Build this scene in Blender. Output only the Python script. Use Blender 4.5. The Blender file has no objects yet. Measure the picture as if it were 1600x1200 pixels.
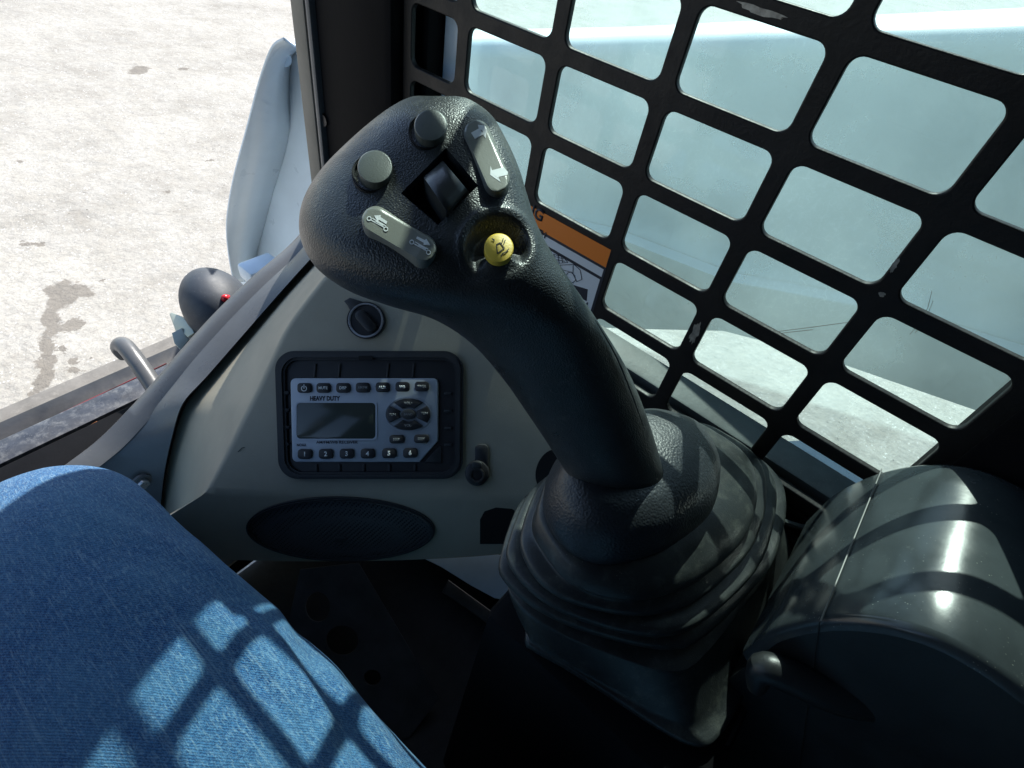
import bpy, bmesh, math, random
from mathutils import Vector, Matrix, noise
random.seed(7)
S = bpy.context.scene
COL = S.collection
# ---------------------------------------------------------------- camera
F = 853.97                                  # focal length in pixels of a 1600 px wide picture
CR = Vector((0.637571, -0.755481, 0.150837))    # camera right in world (X right, Y machine forward, Z up)
CD = Vector((-0.483191, -0.544641, -0.685487))  # camera down
CV = Vector((0.600024, 0.364164, -0.712289))    # view direction
cam_d = bpy.data.cameras.new('camera'); cam = bpy.data.objects.new('camera', cam_d); COL.objects.link(cam)
cam.matrix_world = Matrix((CR, -CD, -CV)).transposed().to_4x4()
cam_d.sensor_width = 36; cam_d.lens = 36 * F / 1600; cam_d.clip_start = .01; cam_d.clip_end = 300
S.camera = cam
# ---------------------------------------------------------------- world, sun, exposure
SUN_TRAVEL = Vector((-.95, -.455, -1.0)).normalized()
w = bpy.data.worlds.new('World'); S.world = w; w.use_nodes = True
nt = w.node_tree; sky = nt.nodes.new('ShaderNodeTexSky'); sky.sky_type = 'NISHITA'; sky.sun_disc = False
sd = -SUN_TRAVEL
sky.sun_elevation = math.asin(sd.z); sky.sun_rotation = math.atan2(sd.x, sd.y)
sky.air_density = 1.0; sky.dust_density = .6
bg = nt.nodes['Background']; nt.links.new(sky.outputs[0], bg.inputs[0]); bg.inputs[1].default_value = .125
sl = bpy.data.lights.new('sun', 'SUN'); sl.energy = 4.6; sl.angle = math.radians(.6); sl.color = (1, .955, .88)
so = bpy.data.objects.new('sun', sl); COL.objects.link(so); so.rotation_euler = SUN_TRAVEL.to_track_quat('-Z', 'Y').to_euler()
so.location = (2, 1, 4)
S.view_settings.view_transform = 'Standard'; S.view_settings.look = 'None'; S.view_settings.gamma = 1
S.view_settings.use_curve_mapping = False; S.view_settings.exposure = .95
S.render.engine = 'CYCLES'
S.cycles.use_denoising = True; S.cycles.max_bounces = 8; S.cycles.diffuse_bounces = 4; S.cycles.transparent_max_bounces = 16
S.cycles.sample_clamp_indirect = 6; S.cycles.caustics_reflective = False; S.cycles.caustics_refractive = False
GROUND_Z = -1.5
# ---------------------------------------------------------------- geometry helpers
def ray(px, py): return CR * ((px - 800) / F) + CD * ((py - 600) / F) + CV
def U(px, py, z): return ray(px, py) * z                     # a point at camera depth z
def onp(px, py, pl):                                         # the point of a plane seen at a pixel
    p, n = pl; r = ray(px, py); return r * (p.dot(n) / r.dot(n))
def plX(x): return (Vector((x, 0, 0)), Vector((-1, 0, 0)))
def plY(y): return (Vector((0, y, 0)), Vector((0, -1, 0)))
def plZ(z): return (Vector((0, 0, z)), Vector((0, 0, 1)))
def cvec(x, y, z): return (CR * x + CD * y + CV * z).normalized()
def proj(p):
    z = p.dot(CV); return (800 + F * p.dot(CR) / z, 600 + F * p.dot(CD) / z)
def offp(pl, h): return (pl[0] + pl[1] * h, pl[1])

def tag(o, label=None, cat=None, group=None, kind=None):
    if label: o['label'] = label
    if cat: o['category'] = cat
    if group: o['group'] = group
    if kind: o['kind'] = kind
    return o
def thing(name, loc, label, cat, group=None):
    o = bpy.data.objects.new(name, None); COL.objects.link(o); o.location = loc; o.empty_display_size = .02
    return tag(o, label, cat, group)
def link(name, me, mat, parent=None, smooth=True, angle=35):
    o = bpy.data.objects.new(name, me); COL.objects.link(o)
    if mat: me.materials.clear(); me.materials.append(mat)
    if parent:
        o.parent = parent; bpy.context.view_layer.update()
        o.matrix_parent_inverse = parent.matrix_world.inverted()
    if smooth:
        me.polygons.foreach_set('use_smooth', [True] * len(me.polygons))
        if angle < 180:
            b = bmesh.new(); b.from_mesh(me); a = math.radians(angle)
            for e in b.edges:
                if len(e.link_faces) == 2 and e.calc_face_angle(0) > a: e.smooth = False
            b.to_mesh(me); b.free()
    return o
def mesh(verts, faces):
    me = bpy.data.meshes.new('m'); me.from_pydata([tuple(v) for v in verts], [], faces); me.update()
    b = bmesh.new(); b.from_mesh(me); bmesh.ops.recalc_face_normals(b, faces=b.faces); b.to_mesh(me); b.free()
    return me
def from_bm(b, recalc=True):
    if recalc: bmesh.ops.recalc_face_normals(b, faces=b.faces)
    me = bpy.data.meshes.new('m'); b.to_mesh(me); b.free(); return me
def bevel_bm(b, w, seg=2, ang=30):
    es = [e for e in b.edges if len(e.link_faces) == 2 and e.calc_face_angle(0) > math.radians(ang)]
    bmesh.ops.bevel(b, geom=es, offset=w, segments=seg, affect='EDGES', profile=.5, clamp_overlap=True)
def box_bm(lo, hi, bev=0, M=None, b=None):
    b2 = bmesh.new()
    m = Matrix.Translation([(a + c) / 2 for a, c in zip(lo, hi)]) @ Matrix.Diagonal([c - a for a, c in zip(lo, hi)] + [1])
    if M: m = M @ m
    bmesh.ops.create_cube(b2, size=1, matrix=m)
    if bev: bevel_bm(b2, bev)
    if b is None: return b2
    t = bpy.data.meshes.new('t'); b2.to_mesh(t); b2.free(); b.from_mesh(t); bpy.data.meshes.remove(t); return b
def prism_pts(top, bot, bev=0, seg=2):
    b = bmesh.new(); n = len(top)
    vt = [b.verts.new(p) for p in top]; vb = [b.verts.new(p) for p in bot]
    b.faces.new(vt); b.faces.new(vb[::-1])
    for i in range(n): b.faces.new((vt[i], vb[i], vb[(i + 1) % n], vt[(i + 1) % n]))
    bmesh.ops.recalc_face_normals(b, faces=b.faces)
    if bev:
        es = [e for e in b.edges if all(v in set(vt) for v in e.verts)]
        bmesh.ops.bevel(b, geom=es, offset=bev, segments=seg, affect='EDGES', profile=.5, clamp_overlap=True)
    return b
def prism_px(outline, pl, h0, h1, bev=0, seg=2, taper=1.0):
    """A prism standing on plane pl whose top face (height h1) is seen at the outline."""
    p1 = offp(pl, h1); top = [onp(x, y, p1) for x, y in outline]
    bot = [p - pl[1] * (h1 - h0) for p in top]
    if taper != 1:
        c = sum(bot, Vector()) / len(bot); bot = [c + (p - c) * taper for p in bot]
    return prism_pts(top, bot, bev, seg)
def rrect(x0, y0, x1, y1, r, n=6):
    out = []
    for cx, cy, a0 in ((x1 - r, y0 + r, -90), (x1 - r, y1 - r, 0), (x0 + r, y1 - r, 90), (x0 + r, y0 + r, 180)):
        for i in range(n + 1):
            a = math.radians(a0 + 90 * i / n); out.append((cx + r * math.cos(a), cy + r * math.sin(a)))
    return out
def ell(cx, cy, rx, ry, rot=0, n=40, a0=0, a1=360):
    o = []; full = (a1 - a0) >= 360; c, s = math.cos(math.radians(rot)), math.sin(math.radians(rot))
    for i in range(n if full else n + 1):
        a = math.radians(a0 + (a1 - a0) * i / n); x, y = rx * math.cos(a), ry * math.sin(a)
        o.append((cx + x * c - y * s, cy + x * s + y * c))
    return o
def capsule(p, q, r, n=10):
    a = math.atan2(q[1] - p[1], q[0] - p[0]); o = []
    for c, s in ((q, -90), (p, 90)):
        for i in range(n + 1):
            t = a + math.radians(s + 180 * i / n); o.append((c[0] + r * math.cos(t), c[1] + r * math.sin(t)))
    return o
def cat(P, t, closed=False):
    n = len(P); i = int(math.floor(t)); f = t - i
    def g(k): return P[k % n] if closed else P[max(0, min(n - 1, k))]
    a, b, c, d = g(i - 1), g(i), g(i + 1), g(i + 2)
    if isinstance(a, (int, float)): a, b, c, d = (Vector((v,)) for v in ()) if False else (a, b, c, d); \
        return .5 * ((2 * b) + (-a + c) * f + (2 * a - 5 * b + 4 * c - d) * f * f + (-a + 3 * b - 3 * c + d) * f ** 3)
    return type(b)([.5 * ((2 * q) + (-p + r) * f + (2 * p - 5 * q + 4 * r - s) * f * f + (-p + 3 * q - 3 * r + s) * f ** 3)
                    for p, q, r, s in zip(a, b, c, d)])
def smoothline(P, per=6, closed=False):
    n = len(P) if closed else len(P) - 1
    o = [cat(P, k / per, closed) for k in range(n * per)]
    if not closed: o.append(P[-1])
    return o
def resample(P, n, closed=True):
    Q = P + [P[0]] if closed else P
    L = [0]
    for a, b in zip(Q, Q[1:]): L.append(L[-1] + (Vector(b) - Vector(a)).length)
    out = []; k = 0; m = n if closed else n - 1
    for i in range(n):
        t = L[-1] * i / m
        while k < len(L) - 2 and L[k + 1] < t: k += 1
        f = (t - L[k]) / max(1e-12, L[k + 1] - L[k]); out.append(Vector(Q[k]).lerp(Vector(Q[k + 1]), min(1, f)))
    return out
def loft(rings, cap0=True, cap1=True, closed=True):
    n = len(rings[0]); V = [p for r in rings for p in r]; Fc = []
    for i in range(len(rings) - 1):
        for j in range(n if closed else n - 1):
            k = (j + 1) % n; Fc.append((i * n + j, i * n + k, (i + 1) * n + k, (i + 1) * n + j))
    if cap0: Fc.append(tuple(range(n))[::-1])
    if cap1: Fc.append(tuple((len(rings) - 1) * n + j for j in range(n)))
    return V, Fc
def tube(P, r, n=12, sm=5, caps=True):
    P = [Vector(p) for p in P]
    Q = smoothline(P, sm) if sm > 1 else P
    R = r if isinstance(r, (list, tuple)) else [r] * len(P); rings = []
    up = None
    for i, p in enumerate(Q):
        d = (Q[min(i + 1, len(Q) - 1)] - Q[max(i - 1, 0)]).normalized()
        if up is None: up = d.orthogonal().normalized()
        up = (up - d * up.dot(d)).normalized(); s = d.cross(up)
        t = i / max(1, len(Q) - 1) * (len(R) - 1); k = min(int(t), len(R) - 2) if len(R) > 1 else 0
        rr = R[k] + (R[min(k + 1, len(R) - 1)] - R[k]) * (t - k)
        rings.append([p + (up * math.cos(a) + s * math.sin(a)) * rr for a in (2 * math.pi * j / n for j in range(n))])
    return mesh(*loft(rings, caps, caps))
def extrude_poly(poly, vec, bev=0, seg=2):
    return prism_pts([Vector(p) for p in poly], [Vector(p) + Vector(vec) for p in poly], 0) if not bev else _epb(poly, vec, bev, seg)
def _epb(poly, vec, bev, seg):
    b = prism_pts([Vector(p) for p in poly], [Vector(p) + Vector(vec) for p in poly]); bevel_bm(b, bev, seg); return b
_dg = None
def curve_to_mesh(cu):
    o = bpy.data.objects.new('tmp', cu); COL.objects.link(o)
    dg = bpy.context.evaluated_depsgraph_get(); dg.update()
    me = bpy.data.meshes.new_from_object(o.evaluated_get(dg), depsgraph=dg)
    bpy.data.objects.remove(o); return me
def text_on(s, pl, org, ex, ey, align='CENTER', h=.0002, bold=0.0, sx=1.0):
    """Lettering as thin raised shapes: org in pixels, ex / ey = one em right / up in pixels."""
    cu = bpy.data.curves.new('t', 'FONT'); cu.body = s; cu.align_x = align; cu.align_y = 'CENTER'; cu.size = 1
    cu.resolution_u = 3; cu.offset = bold; cu.extrude = 0
    me = curve_to_mesh(cu); bpy.data.curves.remove(cu); p1 = offp(pl, h)
    for v in me.vertices:
        x, y = v.co.x * sx, v.co.y; v.co = onp(org[0] + x * ex[0] + y * ey[0], org[1] + x * ex[1] + y * ey[1], p1)
    b = bmesh.new(); b.from_mesh(me)
    for f in b.faces:
        if f.normal.dot(pl[1]) < 0: f.normal_flip()
    r = bmesh.ops.extrude_face_region(b, geom=list(b.faces))
    for v in r['geom']:
        if isinstance(v, bmesh.types.BMVert): v.co += pl[1] * .00006
    b.normal_update()
    me2 = bpy.data.meshes.new('m'); b.to_mesh(me2); b.free(); bpy.data.meshes.remove(me); return me2
def stroke_px(segs, pl, wpx, h=.0002, t=.00012):
    """Thin raised strokes along pixel polylines."""
    b = bmesh.new(); hf = h if callable(h) else (lambda x, y: h); lift = 0
    for P in segs:
        for (x0, y0), (x1, y1) in zip(P, P[1:]):
            d = Vector((x1 - x0, y1 - y0)); L = d.length
            if L < 1e-6: continue
            d /= L; n = Vector((-d.y, d.x)) * wpx / 2; e = d * wpx * .3
            q = [onp(x, y, offp(pl, hf(x, y) + lift)) for x, y in ((x0 - e.x + n.x, y0 - e.y + n.y), (x1 + e.x + n.x, y1 + e.y + n.y),
                 (x1 + e.x - n.x, y1 + e.y - n.y), (x0 - e.x - n.x, y0 - e.y - n.y))]
            top = [b.verts.new(v + pl[1] * t) for v in q]; bo = [b.verts.new(v) for v in q]
            b.faces.new(top)
            for i in range(4): b.faces.new((top[i], bo[i], bo[(i + 1) % 4], top[(i + 1) % 4]))
            lift += .000002
    return from_bm(b)
def join_meshes(ms):
    b = bmesh.new()
    for m in ms: b.from_mesh(m)
    return from_bm(b, False)
# ---------------------------------------------------------------- material helpers
def mat(name, base, rough=.5, metal=0, bump=0, bscale=300, cvar=0, cscale=20, cvar2=None, rvar=0, spec=.5, bdetail=3, coat=0, kind='noise', dust=0, dustcol=(.35, .34, .3), bscale2=0, bump2=0, scr=0):
    m = bpy.data.materials.new(name); m.use_nodes = True; N = m.node_tree.nodes; L = m.node_tree.links
    p = N['Principled BSDF']; p.inputs['Roughness'].default_value = rough; p.inputs['Metallic'].default_value = metal
    p.inputs['Specular IOR Level'].default_value = spec; p.inputs['Coat Weight'].default_value = coat
    tc = N.new('ShaderNodeTexCoord')
    def nz(scale, det=4, r=.6):
        n = N.new('ShaderNodeTexNoise'); n.inputs['Scale'].default_value = scale; n.inputs['Detail'].default_value = det
        n.inputs['Roughness'].default_value = r; L.new(tc.outputs['Object'], n.inputs['Vector']); return n.outputs['Fac']
    def ramp(f, a, b):
        r = N.new('ShaderNodeMapRange'); r.inputs[1].default_value = a; r.inputs[2].default_value = b; r.clamp = True
        L.new(f, r.inputs[0]); return r.outputs[0]
    def mix(f, a, b):
        x = N.new('ShaderNodeMix'); x.data_type = 'RGBA'
        for s, v in ((x.inputs[0], f), (x.inputs[6], a), (x.inputs[7], b)):
            if isinstance(v, (float, int)): s.default_value = v
            elif isinstance(v, tuple): s.default_value = (*v, 1)
            else: L.new(v, s)
        return x.outputs[2]
    col = (*base,)
    out = None
    if cvar:
        lo = tuple(c * (1 - cvar) for c in base); hi = cvar2 or tuple(min(1, c * (1 + cvar)) for c in base)
        out = mix(ramp(nz(cscale, 6), .3, .7), lo, hi)
    if dust:
        f = ramp(nz(90, 5, .75), .68 - dust * .25, .80)
        sp = N.new('ShaderNodeTexVoronoi'); sp.inputs['Scale'].default_value = 420; L.new(tc.outputs['Object'], sp.inputs['Vector'])
        g = ramp(sp.outputs['Distance'], .16, .08)
        wn = N.new('ShaderNodeMath'); wn.operation = 'MULTIPLY'; L.new(g, wn.inputs[0]); L.new(ramp(nz(60, 3), .5, .62), wn.inputs[1])
        out = mix(ramp(f, 0, 2.2), out if out else base, dustcol)
        out = mix(wn.outputs[0], out, dustcol)
    if out: L.new(out, p.inputs['Base Color'])
    else: p.inputs['Base Color'].default_value = (*base, 1)
    if rvar:
        r = N.new('ShaderNodeMapRange'); L.new(nz(cscale * 2 + 5, 5), r.inputs[0]); r.inputs[1].default_value = .3; r.inputs[2].default_value = .7
        r.inputs[3].default_value = max(.02, rough - rvar); r.inputs[4].default_value = min(1, rough + rvar); L.new(r.outputs[0], p.inputs['Roughness'])
    if bump:
        bp = N.new('ShaderNodeBump'); bp.inputs['Strength'].default_value = 1; bp.inputs['Distance'].default_value = bump
        if kind == 'grain':
            v = N.new('ShaderNodeTexVoronoi'); v.feature = 'SMOOTH_F1'; v.inputs['Scale'].default_value = bscale
            mp = N.new('ShaderNodeVectorMath'); mp.operation = 'ADD'
            nn = N.new('ShaderNodeTexNoise'); nn.inputs['Scale'].default_value = bscale * .6; L.new(tc.outputs['Object'], nn.inputs['Vector'])
            sc = N.new('ShaderNodeVectorMath'); sc.operation = 'SCALE'; sc.inputs['Scale'].default_value = .6 / bscale
            L.new(nn.outputs['Color'], sc.inputs[0]); L.new(tc.outputs['Object'], mp.inputs[0]); L.new(sc.outputs[0], mp.inputs[1])
            L.new(mp.outputs[0], v.inputs['Vector']); L.new(v.outputs['Distance'], bp.inputs['Height'])
        else: L.new(nz(bscale, bdetail), bp.inputs['Height'])
        last = bp
        if bump2:
            b2 = N.new('ShaderNodeBump'); b2.inputs['Distance'].default_value = bump2; L.new(nz(bscale2, 3), b2.inputs['Height'])
            L.new(bp.outputs[0], b2.inputs['Normal']); last = b2
        L.new(last.outputs[0], p.inputs['Normal'])
    return m
M = {}
M['grip'] = mat('black_grained_plastic', (.030, .034, .036), .36, bump=.00022, bscale=1500, kind='grain', cvar=.25, cscale=25, rvar=.10, dust=.35, dustcol=(.16, .17, .16))
M['shaft'] = M['grip']
M['rubber'] = mat('black_rubber', (.022, .026, .027), .40, bump=.00015, bscale=900, cvar=.3, cscale=18, rvar=.12, dust=.7, dustcol=(.13, .14, .12))
M['button'] = mat('grey_button_plastic', (.10, .11, .10), .38, bump=.00008, bscale=1500, cvar=.08)
M['button_grey'] = mat('grey_rocker_plastic', (.20, .205, .18), .30, bump=.00005, bscale=1500, cvar=.06)
M['button_dark'] = mat('slate_plastic_unused', (.028, .037, .055), .3, bump=.00005, bscale=1500, cvar=.1)  # slate tone left unused; both rocker pieces are grey
M['wheel'] = mat('black_gloss_plastic', (.035, .039, .041), .28, bump=.00006, bscale=900)
M['yellow'] = mat('yellow_button_plastic', (.80, .56, .07), .4, bump=.00006, bscale=900, cvar=.06)
M['black'] = mat('black_paint', (.006, .006, .007), .6, spec=.06, bump=.0002, bscale=160, cvar=.2)
M['void'] = mat('dark_void', (.004, .004, .005), .9)
M['white_print'] = mat('white_print', (.72, .74, .74), .5)
M['dark_print'] = mat('dark_print', (.015, .018, .03), .5)
M['dim_print'] = mat('dim_print', (.22, .23, .24), .5)
M['guard'] = mat('black_steel_guard', (.009, .008, .008), .5, spec=.3, bump=.0005, bscale=45, bscale2=420, bump2=.0002, cvar=.35, cscale=30, rvar=.1)
M['console'] = mat('olive_grey_plastic', (.33, .305, .235), .48, bump=.00012, bscale=1100, cvar=.08, cscale=14, rvar=.08, dust=.06, dustcol=(.42, .40, .34))
M['bezel'] = mat('dark_bezel_plastic', (.02, .022, .025), .5, bump=.0001, bscale=1200, cvar=.1)
M['plate'] = mat('silver_faceplate', (.42, .46, .52), .38, metal=.25, cvar=.05, cscale=15)
M['lcd'] = mat('grey_screen', (.045, .055, .05), .12, spec=.6)
M['key'] = mat('black_key_plastic', (.015, .015, .017), .4)
M['steel'] = mat('bright_steel', (.55, .56, .57), .3, metal=.9, cvar=.1, rvar=.08)
M['dark_steel'] = mat('dark_steel', (.035, .035, .037), .5, metal=.3, bump=.0003, bscale=80, cvar=.4, rvar=.1)
M['frame'] = mat('charcoal_frame_paint', (.115, .12, .125), .34, bump=.00015, bscale=220, cvar=.15, cscale=12, rvar=.08, dust=.15, dustcol=(.25, .24, .2))
M['strip'] = mat('dusty_grey_strip', (.17, .16, .145), .6, bump=.0004, bscale=120, cvar=.25, cscale=30, dust=.5, dustcol=(.4, .38, .34))
M['beam'] = mat('dirty_slate_beam', (.045, .05, .062), .4, bump=.0006, bscale=60, cvar=.4, cscale=25, rvar=.15, dust=.8, dustcol=(.35, .36, .36))
M['hub'] = mat('dark_slate_hub', (.05, .06, .075), .58, bump=.0003, bscale=60, cvar=.25, cscale=20, rvar=.1, dust=.3, dustcol=(.2, .2, .2))
M['tan'] = mat('tan_post_paint', (.22, .20, .165), .5, bump=.0002, bscale=150, cvar=.15)
M['arm'] = mat('pale_blue_grey_paint', (.72, .83, .91), .35, bump=.0004, bscale=9, cvar=.07, cscale=6, rvar=.1, coat=.15)
M['sill'] = mat('dusty_rubber_sill', (.075, .09, .09), .6, bump=.0003, bscale=140, cvar=.3, cscale=24, dust=.3, dustcol=(.2, .2, .17))
M['armrest'] = mat('black_moulded_plastic', (.036, .044, .047), .22, bump=.00035, bscale=7, cvar=.35, cscale=16, rvar=.07, dust=.18, dustcol=(.16, .17, .15), bscale2=600, bump2=.00002)
M['sideshell'] = mat('matt_black_plastic', (.014, .016, .017), .42, bump=.0001, bscale=500, cvar=.3, cscale=20, rvar=.08)
M['seam'] = mat('seam_grey', (.07, .075, .075), .4)
M['orange'] = mat('orange_print', (.75, .20, .015), .45)
M['label'] = mat('white_label', (.62, .66, .70), .45)
M['red'] = mat('red_plastic', (.6, .02, .03), .3)
M['redstrip'] = mat('grimy_red_strip', (.16, .01, .02), .5, cvar=.8, cscale=30)
M['green_steel'] = mat('pale_zinc_bracket', (.45, .50, .44), .4, metal=.3, cvar=.15)
M['floor'] = mat('dark_floor_mat', (.02, .021, .023), .7, bump=.001, bscale=60, cvar=.4)
M['pedal'] = mat('dark_pedal_plate', (.04, .042, .045), .6, bump=.0006, bscale=90, cvar=.4)
M['pale'] = mat('pale_plate', (.72, .78, .86), .45, cvar=.08)
M['worn'] = mat('worn_bare_steel', (.30, .29, .26), .5, metal=.4, bump=.0003, bscale=300, cvar=.4, cscale=200)
M['liner'] = mat('dark_headliner', (.03, .03, .032), .9)
M['rust'] = mat('rust_orange', (.35, .12, .03), .7, cvar=.4, cscale=150)

def mat_ground():
    m = bpy.data.materials.new('weathered_concrete'); m.use_nodes = True; N = m.node_tree.nodes; L = m.node_tree.links; p = N['Principled BSDF']
    tc = N.new('ShaderNodeTexCoord')
    def nz(s, d=6, r=.6):
        n = N.new('ShaderNodeTexNoise'); n.inputs['Scale'].default_value = s; n.inputs['Detail'].default_value = d; n.inputs['Roughness'].default_value = r
        L.new(tc.outputs['Object'], n.inputs['Vector']); return n
    def mr(f, a, b, c=0, d=1):
        r = N.new('ShaderNodeMapRange'); r.inputs[1].default_value = a; r.inputs[2].default_value = b; r.inputs[3].default_value = c; r.inputs[4].default_value = d
        L.new(f, r.inputs[0]); return r.outputs[0]
    def mix(f, a, b, bt='MIX'):
        x = N.new('ShaderNodeMix'); x.data_type = 'RGBA'; x.blend_type = bt
        for s, v in ((x.inputs[0], f), (x.inputs[6], a), (x.inputs[7], b)):
            if isinstance(v, (float, int)): s.default_value = v
            elif isinstance(v, tuple): s.default_value = (*v, 1)
            else: L.new(v, s)
        return x.outputs[2]
    def mth(op, a, b=0):
        x = N.new('ShaderNodeMath'); x.operation = op
        for s, v in ((x.inputs[0], a), (x.inputs[1], b)):
            if isinstance(v, (float, int)): s.default_value = v
            else: L.new(v, s)
        return x.outputs[0]
    c = mix(mr(nz(2.0, 5).outputs[0], .38, .68), (.455, .43, .38), (.30, .28, .245))
    c = mix(mr(nz(9, 8, .7).outputs[0], .4, .75), c, (.47, .45, .41))
    c = mix(mr(nz(3.1, 8, .7).outputs[0], .56, .72, 0, .5), c, (.30, .285, .255))
    c = mix(mr(nz(55, 5, .85).outputs[0], .45, .75, 0, .8), c, (.24, .22, .195))
    vo = N.new('ShaderNodeTexVoronoi'); vo.inputs['Scale'].default_value = 70; vo.inputs['Randomness'].default_value = 1; L.new(tc.outputs['Object'], vo.inputs['Vector'])
    c = mix(mth('MULTIPLY', mr(vo.outputs['Distance'], .28, .1), mr(nz(14, 3).outputs[0], .48, .6)), c, (.78, .76, .72))
    v2 = N.new('ShaderNodeTexVoronoi'); v2.inputs['Scale'].default_value = 21; L.new(tc.outputs['Object'], v2.inputs['Vector'])
    c = mix(mth('MULTIPLY', mr(v2.outputs['Distance'], .12, .05), mr(nz(4, 3).outputs[0], .52, .6)), c, (.16, .145, .125))
    # spilled oil stains: blobs of their own shape
    wob = N.new('ShaderNodeVectorMath'); wob.operation = 'ADD'
    nn = nz(9, 5, .65); sc = N.new('ShaderNodeVectorMath'); sc.operation = 'SCALE'; sc.inputs['Scale'].default_value = .16
    sb = N.new('ShaderNodeVectorMath'); sb.operation = 'SUBTRACT'; sb.inputs[1].default_value = (.5, .5, .5)
    L.new(nn.outputs['Color'], sb.inputs[0]); L.new(sb.outputs[0], sc.inputs[0]); L.new(tc.outputs['Object'], wob.inputs[0]); L.new(sc.outputs[0], wob.inputs[1])
    cur = None
    blobs = [(95, 460, 22, 22), (125, 452, 22, 10), (85, 500, 16, 28), (110, 507, 20, 10), (72, 550, 13, 30), (62, 590, 14, 26), (50, 630, 12, 20),
             (112, 565, 12, 6), (110, 583, 16, 5), (95, 545, 8, 5), (52, 380, 16, 4), (60, 383, 8, 3), (228, 575, 14, 4), (215, 110, 16, 6), (285, 108, 8, 3), (160, 438, 5, 2), (260, 300, 6, 2.5), (30, 250, 5, 2), (330, 250, 4, 2)]
    for (x, y, rx, ry) in blobs:
        g = plZ(GROUND_Z); P = onp(x, y, g); A = onp(x + rx, y, g) - P; B = onp(x, y + ry, g) - P
        det = A.x * B.y - A.y * B.x
        mp = N.new('ShaderNodeVectorMath'); mp.operation = 'SUBTRACT'; mp.inputs[1].default_value = (P.x, P.y, GROUND_Z); L.new(wob.outputs[0], mp.inputs[0])
        d1 = N.new('ShaderNodeVectorMath'); d1.operation = 'DOT_PRODUCT'; d1.inputs[1].default_value = (B.y / det, -B.x / det, 0); L.new(mp.outputs[0], d1.inputs[0])
        d2 = N.new('ShaderNodeVectorMath'); d2.operation = 'DOT_PRODUCT'; d2.inputs[1].default_value = (-A.y / det, A.x / det, 0); L.new(mp.outputs[0], d2.inputs[0])
        d = mth('ADD', mth('MULTIPLY', d1.outputs['Value'], d1.outputs['Value']), mth('MULTIPLY', d2.outputs['Value'], d2.outputs['Value']))
        cur = d if cur is None else mth('MINIMUM', cur, d)
    c = mix(mr(cur, 1.25, .8, 0, .75), c, (.17, .15, .125))
    L.new(c, p.inputs['Base Color']); p.inputs['Roughness'].default_value = .9; p.inputs['Specular IOR Level'].default_value = .2
    bp = N.new('ShaderNodeBump'); bp.inputs['Distance'].default_value = .004; L.new(nz(60, 6, .75).outputs[0], bp.inputs['Height'])
    b2 = N.new('ShaderNodeBump'); b2.inputs['Distance'].default_value = .012; L.new(nz(12, 5, .6).outputs[0], b2.inputs['Height']); L.new(bp.outputs[0], b2.inputs['Normal'])
    L.new(b2.outputs[0], p.inputs['Normal'])
    return m
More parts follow.
